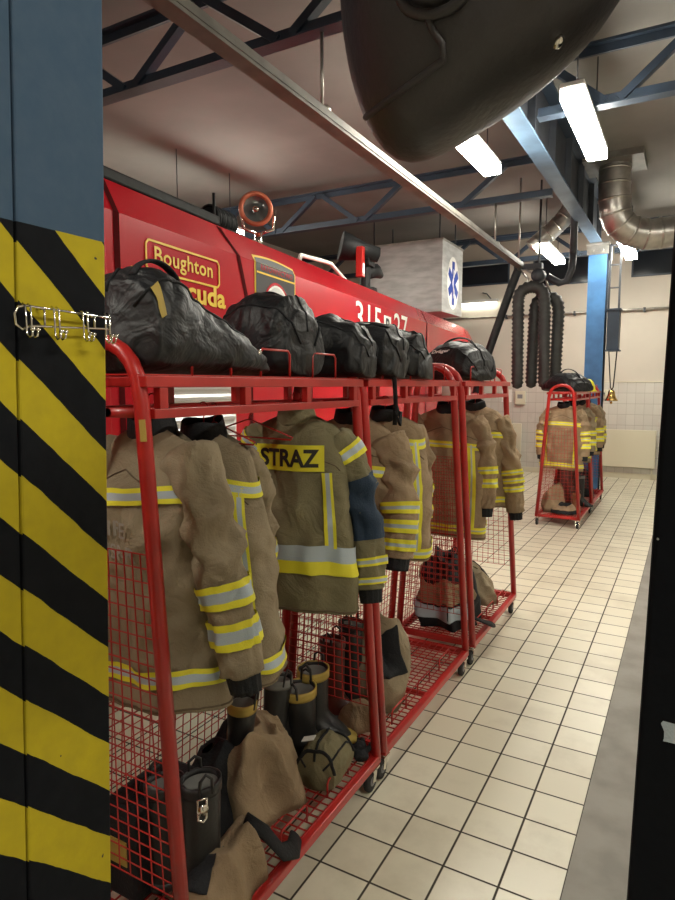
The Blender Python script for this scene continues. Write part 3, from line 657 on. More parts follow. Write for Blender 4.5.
# ------------------------------------------------------------------ gear racks
def wires(g, P, du, dv, nu, nv, r=.0017, mi=0):
    """P(a,b) point; nu wires along b at a=i/nu, nv along a"""
    for i in range(nu+1): g.bar(P(i/nu, 0), P(i/nu, 1), 2*r, 2*r, mi)
    for j in range(nv+1): g.bar(P(0, j/nv), P(1, j/nv), 2*r, 2*r, mi)
def make_rack(L, label, loc, loops=3, plate=False, mn=(10, 25)):
    t = thing('gear_rack', label, 'gear rack', loc)
    g = G(); h = .018
    for x in (-.25, .25): g.box(x-h, x+h, 0, L, .112, .148)
    for y in (0, L-.036): g.box(-.25+h, .25-h, y, y+.036, .112, .148)
    for y in (L/2,): g.box(-.25+h, .25-h, y-.012, y+.012, .106, .13)
    g.build('base_frame', 'rackred', t, smooth=False, bevel=.004)
    for y in (.012, L-.012):
        P = [(-.25, y, .13), (-.145, y, 1.70)]
        for i in range(11):
            a = PI-PI*i/10; P.append((.14*math.cos(a), y, 1.72+.135*math.sin(a)))
        P += [(.145, y, 1.70), (.25, y, .13)]
        g = G(); g.tube(P, .0205, 14); g.build('end_frame', 'rackred', t)
        def q(a, b):
            z = .36+(1.30-.36)*b; w = .25-.105*(z-.13)/1.57-.02; return (-w+2*w*a, y, z)
        g = G(); wires(g, q, 0, 0, mn[0], mn[1], .0014); g.build('end_mesh', 'rackred', t, smooth=False)
    g = G()
    for x in (-.16, .16): g.box(x-.015, x+.015, .0, L, 1.735, 1.765)
    for k in range(4): y = .03+(L-.09)*k/3; g.box(-.145, .145, y, y+.03, 1.737, 1.763)
    g.build('top_frame', 'rackred', t, smooth=False, bevel=.003)
    g = G()
    for x in (-.16, .16):
        g.box(x-.012, x+.012, .03, L-.03, 1.655, 1.680)
        for k in range(4): y = .05+(L-.13)*k/3; g.box(x-.012, x+.012, y, y+.03, 1.68, 1.735)
    g.build('lower_top_rail', 'rackred', t, smooth=False, bevel=.002)
    g = G(); g.tube([(0, .03, 1.668), (0, L-.03, 1.668)], .0125, 12)
    g.box(-.145, .145, .03, .05, 1.655, 1.68); g.box(-.145, .145, L-.05, L-.03, 1.655, 1.68); g.build('hanging_rod', 'rackred', t)
    g = G(); wires(g, lambda a, b: (-.15+.30*a, L*b, 1.768), 0, 0, 6, int(L/.05), .0018); g.build('shelf_mesh', 'rackred', t, smooth=False)
    g = G(); wires(g, lambda a, b: (-.24+.48*a, .01+(L-.02)*b, .150), 0, 0, 12, int(L/.04), .0022); g.build('tray_mesh', 'rackred', t, smooth=False)
    def bk(a, b):
        z = .15+(.98-.15)*b; return (-.25+.105*(z-.13)/1.57, .02+(L-.04)*a, z)
    g = G(); wires(g, bk, 0, 0, int(L/.042), 20, .0014); g.bar(bk(0, 1), bk(1, 1), .01, .01); g.build('back_mesh', 'rackred', t, smooth=False)
    for k in range(loops):
        y = .12+(L-.24)*(k+.5)/loops
        g = G(); w = .085; P = [(.21, y-w, .15), (.21, y-w, .205), (.21, y-w+.012, .218), (.21, y+w-.012, .218), (.21, y+w, .205), (.21, y+w, .15)]
        g.tube(P, .004, 8); g.build('tray_loop', 'rackred', t)
        g = G(); P = [(.15, y-w, 1.765), (.15, y-w, 1.845), (.15, y-w+.012, 1.857), (.15, y+w-.012, 1.857), (.15, y+w, 1.845), (.15, y+w, 1.765)]
        g.tube(P, .004, 8); g.build('shelf_loop', 'rackred', t)
    for x in (-.24, .24):
        for y in (.03, L-.03):
            g = G(); g.tube([(x, y, .112), (x, y, .098)], .018, 10); g.box(x-.022, x+.022, y-.03, y+.03, .09, .10)
            for s_ in (-1, 1): g.bar((x+s_*.019, y-.005, .095), (x+s_*.019, y-.02, .045), .003, .03, up=(0, 1, 0))
            c = g.build('caster', 'chrome', t, smooth=False)
            g = G(); g.lathe([(0, -.013), (.03, -.013), (.045, -.011), (.048, -.006), (.048, .006), (.045, .011), (.03, .013), (0, .013)], 20, axis='X', c=(x, y-.02, .048)); w = g.build('wheel', 'tyre', c)
            g = G(); g.lathe([(0, -.016), (.018, -.016), (.022, -.012), (.022, .012), (.018, .016), (0, .016)], 14, axis='X', c=(x, y-.02, .048)); g.build('wheel_hub', 'wheelgrey', c)
    if plate:
        g = G(); g.box(.03, .09, -.012, -.008, 1.66, 1.735); g.build('label_plate', 'paper', t, smooth=False)
        g = G(); g.box(.148, .15, .1, .18, 1.66, 1.73); g.build('label_plate', 'paper', t, smooth=False)
    return t
RX = -1.36
rA = make_rack(1.20, 'red wheeled gear rack nearest the viewer, beside the striped column', (RX, 1.14, 0))
g = G(); g.bar((.168, -.010, 1.655), (.172, -.010, 1.60), .02, .003, up=(0, 1, 0)); g.build('sticker', 'ochre', rA, smooth=False)
rB = make_rack(1.20, 'red wheeled gear rack, second from the viewer, between two other racks', (RX, 2.385, 0))
rC = make_rack(1.08, 'red wheeled gear rack, third from the viewer, with the white-lettered bag on top', (RX, 3.70, 0), plate=True)
rD = make_rack(1.14, 'red wheeled gear rack standing alone near the far wall, facing end on', (RX, 7.98, 0), loops=2, mn=(9, 20))
rE = make_rack(1.14, 'farthest red wheeled gear rack, right behind the lone rack by the column', (RX, 9.18, 0), loops=2, mn=(9, 20))
for r_ in (rD, rE): r_.scale = (1, 1, .94)

# ------------------------------------------------------------------ hangers
def hanger_parts(t, w=.21, off=0):
    g = G(); P = []
    for i in range(13):
        a = R(-60)+i*R(250)/12; P.append((.020*math.cos(a), 0, .0+.020*math.sin(a)))
    P = P[::-1]
    g.tube([(.0, 0, -.042), (.0, 0, -.03)]+[(.012, 0, -.022)]+P[::-1], .0025, 6); g.build('hook', 'rackred', t)
    g = G(); g.tube([(0, 0, -.042), (-w, 0, -.098), (-w+.01, 0, -.106), (w-.01, 0, -.106), (w, 0, -.098), (0, 0, -.042)], .003, 6); g.build('wire_frame', 'rackred', t)
def hanger(x, y, label, rz=0):
    t = thing('coat_hanger', label, 'hanger', (x, y, 1.664), rz); hanger_parts(t); return t
hanger(RX, 1.60, 'empty red wire coat hanger between the two nearest jackets', R(-14))
hanger(RX, 1.79, 'empty red wire coat hanger just in front of the lettered jacket', R(-10))

# ------------------------------------------------------------------ jackets
def make_jacket(label, y, seed, shell='tan', L=.78, rz=0., flare=.03, x=RX, W=.215, D=.10, right=None, left=None,
                chest=-.235, hem=-.70, verticals=(), sleeve_bands=((.60, .70), (.76, .86)), bands='ysy', cuffs='blackfab',
                patch=None, back_text=None, zoff=0, hem_style='ysy', text2=None, upper_r=None, bw=.048, collar='blackfab', sr=1., vw=.022, sw=1.5):
    t = thing('fire_jacket', label, 'jacket', (x, y, 1.60+zoff), rz)
    rnd = random.Random(seed)
    def zt(xx): q = min(1.15, abs(xx)/W); return .015-.085*q**1.15-.03*max(0, q-.75)/.25
    def F(u, v, off=0.):
        a = 2*PI*u; c, s_ = math.cos(a), math.sin(a)
        w = W*(.93+.07*min(1, v*5))+flare*v; d = .018+(D-.018)*min(1, (v/.22))**.6+.03*v
        w += .010*math.sin(v*5+seed)
        xx = (w+off)*math.copysign(abs(c)**.72, c); yy = (d+off)*math.copysign(abs(s_)**.85, s_)
        z = zt(xx)*(1-v)-L*v+(.012*math.sin(a*2+seed)*v)
        k = min(1, v*3)
        f = .024*nz(xx*7, yy*4, z*2.2, seed)+.012*nz(xx*16, yy*9, z*5, seed+5)+.034*(.3-abs(nz(xx*7+z*3.5, yy*4, z*4.5-xx*3, seed+9)))+.020*(.3-abs(nz(xx*12-z*7, yy*7, z*8, seed+13)))
        # vertical drape folds
        f += .010*math.sin(a*5+seed+z*3)*v
        n_ = Vector((c/max(w, .01), s_/max(d, .01), 0)).normalized()
        return (xx+n_.x*f*k, yy+n_.y*f*k, z)
    nu, nv = 96, 60
    g = G(); g.grid(F, nu, nv, True, cap0=True, cap1=False)
    g.build('torso', shell, t, solid=.004)
    def zv(z): return max(.02, min(.985, -z/L))
    def FZ(u, z, off):
        v = zv(z); p = F(u, v, off)
        for _ in range(4):
            v = max(.0, min(.99, v+(p[2]-z)/L)); p = F(u, v, off)
        return p
    def U(x, z):
        w = W+flare*zv(z)+.006; c = max(-1, min(1, x/w)); c = math.copysign(abs(c)**(1/.72), c); return 1-math.acos(c)/(2*PI)
    cache = {}
    def TM(x, z, za, zb, off):      # stretched flat over the folds of the back, as a sewn or printed panel lies
        def col(k):
            if (k, za, zb) not in cache:
                cache[(k, za, zb)] = min(FZ(U(k*.01+dx, q), q, 0)[1] for dx in (-.01, 0, .01) for q in (za, za*.67+zb*.33, za*.33+zb*.67, zb))
            return cache[(k, za, zb)]
        i = math.floor(x/.01); t_ = x/.01-i
        return (x, col(i)*(1-t_)+col(i+1)*t_-off, z)
    def band_u(u0, u1, z0, z1, style, name='reflective_band', off=.005):
        g = G(); n_ = max(4, int(abs(u1-u0)*120)); rows = {'y': ['y'], 's': ['s']}.get(style, list(style))
        wts = {'y': 1., 's': sw}; tot = sum(wts[r] for r in rows); acc = z0
        for r in rows:
            z_a = acc; acc += (z1-z0)*wts[r]/tot; z_b = acc
            g.grid(lambda a, b: FZ(u0+(u1-u0)*a, z_a+(z_b-z_a)*b+.012*math.sin(6.28*(u0+(u1-u0)*a)*2+seed), off+.002), n_, 2, False, 0 if r == 'y' else 1)
        g.build(name, ['lime', 'silver'], t)
    if chest is not None: band_u(0, 1, chest+bw/2, chest-bw/2, bands)
    if hem is not None:
        if hem_style == 'sy': band_u(.5, 1., hem+.05, hem-.01, 's', 'reflective_band', .005); band_u(.5, 1., hem-.01, hem-.06, 'y')
        else: band_u(0, 1, hem+bw/2, hem-bw/2, bands)
    for (uc, z0, z1) in verticals:
        g = G(); wd = vw
        q1 = wd*sw/(2+sw); segs = [(uc-wd, uc-q1, 0), (uc-q1, uc+q1, 1), (uc+q1, uc+wd, 0)]
        for a0, a1, mi in segs:
            g.grid(lambda a, b: FZ(a0+(a1-a0)*a, z0+(z1-z0)*b, .007), 2, 30, False, mi)
        g.build('reflective_band', ['lime', 'silver'], t)
    # yoke flap seam across the back
    g = G(); P = [F(u, zv(-.135-.012*abs(math.sin((u-.75)*20))), .002) for u in [.56+i*.38/24 for i in range(25)]]; g.tube(P, .0022, 6); g.build('yoke_seam', 'seam', t)
    g = G(); P = [F(u, .985, .001) for u in [i/48 for i in range(49)]]; g.tube(P, .003, 6); g.build('hem_seam', 'seam', t)
    # collar; its default black stands in for the shading inside the neck
    g = G()
    def C(u, v):
        a = 2*PI*u; r = .088-.018*v; return (r*math.cos(a), .062*math.sin(a)-.008*v, -.035+.065*v+.012*math.sin(a)+.006*math.sin(3*a+seed))
    g.grid(C, 32, 5, True); g.build('collar', collar, t, solid=.006)
    # sleeves
    def sleeve(side, path, nm='sleeve'):
        P = [Vector(p) for p in path]; N = 34
        def cat(t_):
            k = t_*(len(P)-1); i = min(int(k), len(P)-2); q = k-i
            p0, p1, p2, p3 = P[max(i-1, 0)], P[i], P[i+1], P[min(i+2, len(P)-1)]
            return .5*((2*p1)+(-p0+p2)*q+(2*p0-5*p1+4*p2-p3)*q*q+(-p0+3*p1-3*p2+p3)*q**3)
        def fr(t_):
            e = .01; d = (cat(min(1, t_+e))-cat(max(0, t_-e))).normalized(); r = Vector((0, 1, 0)); r = (r-d*d.dot(r)).normalized(); return d, r, d.cross(r)
        def SF(u, v, off=0.):
            v = max(0, min(1, v)); c = cat(v); d, r, w = fr(v); a = 2*PI*u
            rad = (.082*(1-v)**.8+.056*(1-(1-v)**.8))*sr
            if v < .05: rad *= .8+.2*v/.05
            f = .017*(1-2*abs(math.sin(v*15+1.3*math.sin(a+seed)+.6*math.sin(2*a)+seed)))*math.exp(-((v-.42)/.15)**2)+.010*(.3-abs(nz(math.cos(a)*2.2+v*3, math.sin(a)*2.2, v*9, seed+21)))*2+.012*nz(math.cos(a)*1.6, math.sin(a)*1.6, v*7, seed+side*3)+.006*nz(math.cos(a)*3, math.sin(a)*3, v*18, seed+side*5)
            rr = rad+f+off
            return tuple(c+r*math.cos(a)*rr*.85+w*math.sin(a)*rr)
        g = G(); g.grid(SF, 36, 56, True, cap0=True, cap1=False)
        so = g.build(nm, shell if not (upper_r and side > 0) else [shell], t, solid=.004)
        for (a0, a1) in sleeve_bands:
            g = G(); q0 = 1/(2+sw); rows = [(0, q0, 0), (q0, 1-q0, 1), (1-q0, 1, 0)] if bands == 'ysy' else [(0, 1, 0)]
            for r0, r1, mi in rows:
                g.grid(lambda u, v: SF(u, a0+(a1-a0)*(r0+(r1-r0)*v), .008), 36, 4, True, mi)
            g.build('sleeve_band', ['lime', 'silver'], so)
        g = G()
        d, r, w = fr(1.); e = cat(1.)
        def CF(u, v):
            a = 2*PI*u; rr = .050*sr-.008*v+.003*math.sin(a*12); c = e+d*(-.03+.085*v); return tuple(c+r*math.cos(a)*rr*.85+w*math.sin(a)*rr)
        g.grid(CF, 36, 6, True, cap1=True); g.build('cuff', cuffs, so)
        return so, SF
    rp = right or [(W-.085, 0, -.085), (W-.01, 0, -.20), (W+.02, -.01, -.40), (W+.03, -.03, -.63)]
    lp = left or [(-W+.085, 0, -.085), (-W+.01, 0, -.20), (-W-.02, -.01, -.40), (-W-.02, -.02, -.63)]
    so, SF = sleeve(1, rp); so2, SF2 = sleeve(-1, lp)
    if upper_r:
        g = G(); g.grid(lambda u, v: SF(u, .30+.34*v, .004), 36, 14, True, 0); g.build('dark_elbow_patch', 'navyfab', so)
    if patch:
        u0, u1, z0, z1 = patch
        g = G(); g.grid(lambda a, b: TM(u0+(u1-u0)*a, z0+(z1-z0)*b, z0, z1, .002), 28, 6, False); pt = g.build('name_patch', 'lime', t)
        g = G(); text_on(g, 'STRAZ', lambda a, b: TM(u0+(u1-u0)*(.06+.88*a), z0+(z1-z0)*(.15+.70*b), z0, z1, .0045), .035, spacing=1.0); g.build('patch_lettering', 'emblack', pt, smooth=False)
    if text2:
        g = G()
        for txt, u0, u1, z0, z1 in text2: text_on(g, txt, lambda a, b: TM(u0+(u1-u0)*a, z0+(z1-z0)*b, z0-.02, z1+.02, .009), .01)
        g.build('faded_lettering', 'greyText', t, smooth=False)
    # the hanger it hangs on
    g = G(); P = [(.019*math.cos(a), 0, .068+.019*math.sin(a)) for a in [R(-70)+i*R(250)/12 for i in range(13)]]
    g.tube([(0, 0, -.02), (0, 0, .04)]+P, .0025, 6); g.build('hanger_hook', 'rackred', t)
    return t

make_jacket('tan fire jacket nearest the viewer, faded grey letters, hung behind the thick red tube', 1.33, 3, L=.80, zoff=.03, chest=-.195, hem=-.70, D=.11, W=.20, sr=1.08,
            right=[(.13, .0, -.07), (.195, .0, -.20), (.245, .0, -.36), (.285, .01, -.52), (.315, .02, -.68)],
            text2=[('FIRE', -.055, .055, -.305, -.262), ('INSP-R', -.07, .09, -.368, -.325)], sleeve_bands=((.60, .70), (.76, .86)), rz=R(-4))
make_jacket('tan fire jacket with long vertical reflective band, second from the near end', 1.55, 11, L=.78, chest=-.17, hem=-.71, verticals=((.895, -.17, -.70), (.60, -.17, -.70)), rz=R(2), W=.205, flare=.07,
            right=[(.09, .03, -.09), (.10, .12, -.22), (.09, .15, -.42), (.08, .14, -.62)])
make_jacket('olive fire jacket with black STRAZ lettering on a yellow back patch', 2.10, 17, shell='olive', L=.77, chest=None, hem=-.555, hem_style='sy', verticals=((.865, -.22, -.51),),
            patch=(-.125, .155, -.215, -.115), W=.215, D=.10, upper_r=True, zoff=.03, rz=R(8), sleeve_bands=((.12, .2), (.74, .80), (.88, .94)), collar='olive',
            right=[(.13, .02, -.09), (.20, .06, -.22), (.24, .09, -.40), (.27, .08, -.58), (.29, .06, -.70)])
make_jacket('tan fire jacket with broad striped sleeve, nearest one on the second rack', 2.56, 23, sw=.8, shell='tan2', L=.66, chest=-.25, hem=-.6, sleeve_bands=((.60, .68), (.72, .80), (.84, .92)), bands='ysy', rz=R(10),
            right=[(.16, .0, -.10), (.22, -.02, -.22), (.25, -.06, -.42), (.25, -.10, -.62)], sr=1.15)
make_jacket('tan fire jacket with bright paired vertical stripes, second on the second rack', 2.93, 31, sw=.8, shell='tan2', L=.72, chest=-.14, hem=-.68, verticals=((.88, -.14, -.68), (.62, -.14, -.68)), rz=R(8), right=[(.11, .03, -.09), (.15, .10, -.22), (.15, .13, -.42), (.14, .12, -.62)])
make_jacket('brown tan fire jacket seen through the mesh at the near end of the third rack', 3.90, 37, sw=.45, shell='tan2', L=.82, chest=-.235, hem=-.76, verticals=((.86, -.23, -.76), (.62, -.23, -.76)), bw=.04, W=.235, sleeve_bands=((.62, .69), (.73, .80)))
make_jacket('tan fire jacket with triple sleeve stripes at the far end of the third rack', 4.48, 41, sw=.45, shell='tan2', L=.74, chest=-.22, hem=-.68, bw=.04, sleeve_bands=((.58, .63), (.66, .71), (.74, .79)), rz=R(6),
            right=[(.16, .0, -.10), (.21, 0, -.20), (.26, -.02, -.40), (.29, -.03, -.58), (.31, -.03, -.76)])
make_jacket('brown fire jacket with square yellow striping, front of the lone far rack', 8.18, 43, sw=.45, zoff=-.10, vw=.018, shell='tan2', L=.80, chest=-.235, hem=-.74, verticals=((.84, -.23, -.74), (.64, -.23, -.74)), bw=.045, W=.23, sleeve_bands=((.55, .62), (.66, .73), (.77, .84)))
make_jacket('dark tan fire jacket behind the square-striped one on the lone far rack', 8.85, 47, sw=.45, zoff=-.10, vw=.018, shell='tan', L=.78, chest=-.235, hem=-.70, bw=.045)
make_jacket('tan fire jacket with puffed sleeve on the farthest rack, beside the column', 9.45, 53, sw=.45, zoff=-.10, vw=.018, shell='tan2', L=.74, chest=-.235, hem=-.66, bw=.045, rz=R(12), W=.24, verticals=((.9, -.23, -.66),))
make_jacket('rearmost tan fire jacket on the farthest rack', 10.0, 59, sw=.45, zoff=-.10, vw=.018, shell='tan', L=.74, chest=-.235, hem=-.66, bw=.045)

# ------------------------------------------------------------------ bags
def make_bag(name, label, loc, rz, prof, seed, m='nylon', handle=None, zipper=True, rough=1., pocket=False):
    """prof: (s, halfwidth, height) along local y"""
    t = thing(name, label, 'bag', loc, rz)
    def F(u, v):
        k = v*(len(prof)-1); i = min(int(k), len(prof)-2); q = k-i; q = q*q*(3-2*q)
        s_ = prof[i][0]*(1-(k-i))+prof[i+1][0]*(k-i); w = prof[i][1]*(1-q)+prof[i+1][1]*q; h = prof[i][2]*(1-q)+prof[i+1][2]*q
        a = 2*PI*u; c, sn = math.cos(a), math.sin(a)
        x = w*math.copysign(abs(c)**.8, c); z = h*(.42+.58*sn) if sn > 0 else h*.42*(1-abs(sn)**.5)
        f = (.030*nz(x*5, s_*5, z*5, seed)+.016*abs(nz(x*12, s_*11, z*12, seed+4))+.006*nz(x*30, s_*30, z*30, seed+7))*rough
        x += c*f; z = max(.0, z+max(0, sn)*f*1.2)
        return (x, s_+.3*f, z)
    g = G(); g.grid(F, 56, 56, True, cap0=True, cap1=True); b = g.build('bag_body', m, t)
    if zipper:
        g = G(); g.tube([tuple(Vector(F(.25, .06+.88*i/30))+Vector((0, 0, .003))) for i in range(31)], .006, 6, flat=.6); g.build('zip', 'blackfab', t)
        for uu in (.12, .38):
            g = G(); g.tube([tuple(Vector(F(uu, .04+.92*i/30))*1.004) for i in range(31)], .0045, 6); g.build('piping', 'blackfab', t)
    if handle:
        for (v0, v1, uu, hh) in handle:
            a, b_ = Vector(F(uu, v0)), Vector(F(uu, v1)); P = []
            for i in range(15):
                q = i/14; p = a.lerp(b_, q); p.z += hh*math.sin(PI*q)**.6; P.append(p)
            g = G(); g.tube(P, .016, 8, flat=.35); g.build('handle', 'blackfab', t)
    if pocket:
        g = G(); v0, v1 = pocket
        g.grid(lambda a, b_: tuple(Vector(F(-.02+.16*b_, v0+(v1-v0)*a))+Vector((.012, 0, .004))), 10, 8, False); g.build('side_pocket', 'blackfab', t)
    return t, F
SH = 1.772
t, F = make_bag('gear_bag', 'big slumped black bag on top of the nearest rack, against the striped column', (RX, 1.17, SH), 0,
    [(0, .10, .18), (.02, .17, .25), (.06, .18, .285), (.13, .18, .29), (.20, .18, .265), (.30, .18, .21), (.40, .175, .15), (.49, .17, .10), (.545, .15, .065), (.565, .09, .04)], 2, rough=.9,
    handle=((.16, .45, .20, .05),))
g = G(); g.grid(lambda a, b: tuple(Vector(F(.03+.09*b, .12+.05*a))+Vector((.006, -.002, .004))), 4, 6, False); g.build('yellow_label', 'ochre', t)
g = G(); g.lathe([(0, -.003), (.009, -.002), (.009, .002), (.006, .002)], 14, axis='X', c=tuple(Vector(F(.04, .72))+Vector((.006, 0, 0)))); g.build('eyelet', 'chrome', t)
t, F = make_bag('gear_bag', 'round black bag with a lime pull strap, second on the shelves', (RX-.21, 1.99, SH), R(-96),
    [(0, .04, .12), (.012, .11, .22), (.05, .135, .27), (.17, .145, .30), (.30, .14, .28), (.345, .10, .22), (.36, .04, .12)], 5, rough=.7, handle=((.25, .8, .25, .05),))
g = G(); g.tube([tuple(Vector(F(.40+.10*i/12, .55))*1.01) for i in range(13)], .006, 6, flat=.5); g.build('lime_strap', 'lime', t)
make_bag('gear_bag', 'crumpled black bag, third on the shelves, beside the round one', (RX-.20, 2.34, SH), R(-84),
    [(0, .06, .10), (.012, .11, .19), (.06, .13, .235), (.2, .14, .25), (.34, .13, .225), (.385, .10, .17), (.40, .05, .1)], 8, rough=1.2, handle=((.3, .7, .3, .02),))
make_bag('gear_bag', 'crumpled black bag with dangling straps, fourth on the shelves', (RX-.21, 2.66, SH), R(-86),
    [(0, .06, .10), (.012, .12, .20), (.06, .14, .24), (.2, .15, .255), (.36, .14, .24), (.405, .11, .17), (.42, .05, .1)], 13, rough=1.5, handle=((.3, .7, .18, .02),), pocket=(.3, .7))
make_bag('gear_bag', 'black drawstring bag, fifth on the shelves, left of the white-lettered bag', (RX-.18, 3.02, SH), R(-92),
    [(0, .06, .10), (.012, .12, .18), (.06, .14, .235), (.2, .15, .245), (.33, .14, .20), (.37, .10, .14), (.385, .05, .1)], 19, rough=1.4)
t, F = make_bag('gear_bag', 'black holdall with small white lettering on top of the third rack', (RX+.20, 4.02, SH), R(66),
    [(0, .08, .06), (.012, .13, .13), (.05, .16, .19), (.12, .17, .245), (.23, .17, .265), (.34, .17, .24), (.42, .16, .19), (.48, .13, .12), (.49, .06, .06)], 23, rough=.5, handle=((.35, .68, .25, .05),))
g = G(); A0, A1, A2 = Vector(F(.43, .60)), Vector(F(.43, .42)), Vector(F(.395, .60)); ex = (A1-A0); ey = (A2-A0); ey -= ex*(ey.dot(ex)/ex.length_squared); nn_ = ex.cross(ey).normalized()
if nn_.x > 0: nn_ = -nn_
text_on(g, 'Dräger', lambda a, b: tuple(A0+ex*a+ey.normalized()*.035*b+nn_*.016), .03); g.build('white_lettering', 'whitep', t, smooth=False)
t, F = make_bag('gear_bag', 'black bag with raised handle on top of the lone far rack', (RX+.24, 8.2, SH*.94), R(55),
    [(0, .08, .05), (.012, .15, .11), (.08, .18, .17), (.2, .2, .215), (.36, .2, .22), (.5, .18, .17), (.58, .15, .11), (.6, .07, .05)], 29, rough=.8, handle=((.3, .62, .25, .08),))
t = thing('fire_helmet', 'small yellow helmet lying behind the bag on the far rack', 'helmet', (-1.22, 9.0, SH*.94))
g = G(); g.lathe([(.0, .16), (.05, .155), (.09, .12), (.11, .07), (.115, .02), (.14, .0), (.138, -.006), (.10, .005), (0, .02)], 24); g.build('shell', 'lime', t)
g = G(); g.tube([(-.0, y_*.118, .0+.16*math.cos(y_*1.5)) for y_ in [i/8 for i in range(-8, 9)]], .012, 6); g.build('crest', 'lime', t)
make_bag('gear_bag', 'dark bag behind the yellow helmet on the farthest rack', (RX, 9.35, SH*.94), 0,
    [(0, .05, .08), (.02, .12, .14), (.15, .15, .17), (.35, .15, .16), (.5, .12, .12), (.52, .05, .06)], 33, rough=1.)
# straps hanging from the bag tops
g = G(); g.tube([(RX+.175, 2.62, 1.83), (RX+.19, 2.62, 1.76), (RX+.192, 2.63, 1.66), (RX+.19, 2.625, 1.56)], .011, 8, flat=.4); g.tube([(RX+.19, 2.62, 1.62), (RX+.205, 2.65, 1.56), (RX+.2, 2.67, 1.62)], .01, 8, flat=.5)
tag(g.build('webbing_strap', 'blackfab'), 'black webbing strap dangling from the bags over the second rack', 'strap')

# ------------------------------------------------------------------ boots
def make_boot(label, loc, rz, h=.30, m='rubber', rim='ochre', tilt=0, group=None, lean=0):
    t = thing('rubber_boot', label, 'boot', loc, rz, group); t.rotation_euler = (tilt, lean, rz)
    def F(u, v):
        a = 2*PI*u; c, s_ = math.cos(a), math.sin(a)
        z = h*v
        # foot blends into the shaft: lower rings stretched towards -y (toe)
        k = max(0, 1-z/.115); k = k*k*(3-2*k)
        ax = .050+.004*math.sin(v*9)-.006*k; toe = (.062+.115*k) if s_ < 0 else .058
        return (ax*c*(1+.0*k), toe*s_, z+.008*nz(c*2, s_*2, v*6, 3))
    g = G(); g.grid(F, 36, 26, True, cap0=True); g.build('shaft', m, t, solid=.006)
    g = G(); g.grid(lambda u, v: (F(u, 0)[0]*1.08, F(u, 0)[1]*1.05, -.002+.028*v), 36, 1, True, cap0=True, cap1=True); g.build('sole', 'ochre' if rim == 'ochre' else 'rubber', t)
    g = G(); g.grid(lambda u, v: (F(u, 1)[0]*1.07, F(u, 1)[1]*1.07, h-.035+.037*v), 36, 3, True); g.build('rim_band', rim, t, solid=.006)
    g = G(); g.grid(lambda u, v: (F(u, .9)[0]*.9*v, F(u, .9)[1]*.9*v, h-.015-.02*(1-v)), 30, 3, True); g.build('lining', 'greyrub', t)
    for s_ in (-1, 1):
        g = G(); g.tube([(s_*.05, -.02, h-.02), (s_*.054, -.018, h+.03), (s_*.05, 0, h+.045), (s_*.054, .018, h+.03), (s_*.05, .02, h-.02)], .005, 8); g.build('pull_loop', 'rubber', t)
    return t

# crumpled trousers: a draped heap of cloth
def heap(label, loc, rz, sx, sy, h, seed, m='tan', name='fire_trousers', cat='trousers', parts=(), rough=1., power=.6):
    t = thing(name, label, cat, loc, rz)
    def F(u, v, off=0):
        a = 2*PI*u; r = v; c, s_ = math.cos(a), math.sin(a)
        wob = 1+.18*nz(c*1.3, s_*1.3, 0, seed)+.06*math.sin(a*5+seed)
        x = sx*r*c*wob; y = sy*r*s_*wob
        z = h*max(0, 1-r**2.4)**power
        rd = .35-abs(nz(x*7+y*3+z*3, y*6-x*4, z*4, seed+3)); rd2 = .35-abs(nz(x*17-y*8, y*15+x*6, z*9, seed+6))
        x += .07*rd*c*h/.2*rough; y += .07*rd*s_*h/.2*rough
        f = (.07*nz(x*6, y*6, 0, seed)+.11*rd+.035*rd2)*rough*h/.2
        z = max(0, z+f*(1-r**4)); return (x, y, z+off)
    g = G(); g.grid(F, 84, 40, True, cap1=True); g.build('folded_cloth', m, t)
    for (nm, mm, u0, u1, v0, v1, off) in parts:
        g = G(); g.grid(lambda a, b: (lambda q: (q[0]*1.035, q[1]*1.035, q[2]*1.01+off))(F(u0+(u1-u0)*a, v0+(v1-v0)*b)), 30, 24, False); g.build(nm, mm, t, solid=.003)
    return t, F
TZ = .153
# nearest rack: bottom contents
bt = make_boot('tall black boot with chrome buckle, close behind the red tube of the nearest rack', (-1.255, 1.37, TZ+.04), R(150), h=.36, rim='rubber', lean=R(-3))
g = G()
g.lathe([(0, -.006), (.018, -.004), (.018, .004), (0, .006)], 14, axis='X', c=(-.056, .012, .30))
g.tube([(-.056, .0, .335), (-.062, .012, .34), (-.056, .026, .335), (-.056, .026, .27), (-.062, .012, .265), (-.056, 0, .27), (-.056, 0, .335)], .004, 8)
g.build('chrome_buckle', 'chrome', bt)
make_boot('tall black boot behind the buckled boot, nearest rack tray', (-1.37, 1.35, TZ+.02), R(160), h=.33, rim='rubber', lean=R(3))
t = thing('tool_case', 'black case with a small label, behind the wire end of the nearest rack', 'case', (-1.47, 1.40, TZ))
g = G(); g.box(-.08, .08, -.16, .13, 0, .30); g.build('case_body', 'blackfab', t, smooth=False, bevel=.02)
g = G(); g.box(-.03, .04, -.163, -.160, .12, .20); g.build('case_label', 'ochre', t, smooth=False)
g = G(); g.tube([(-.0, -.08, .30), (0, -.07, .34), (0, .04, .34), (0, .05, .30)], .01, 8); g.build('case_handle', 'nylon', t)
heap('pale tan trousers slumped round the tall boots, nearest rack', (-1.205, 1.42, TZ), R(10), .09, .17, .17, 61, m='tan2', parts=(('black_knee_patch', 'blackfab', .55, .8, .3, .8, .004),), power=.5)
g = G(); P = [(-1.20, 1.53, .33), (-1.14, 1.56, .28), (-1.105, 1.60, .20), (-1.10, 1.66, .17), (-1.13, 1.72, .165)]; g.tube(P, [.03, .035, .032, .034, .03], 10, flat=.4)
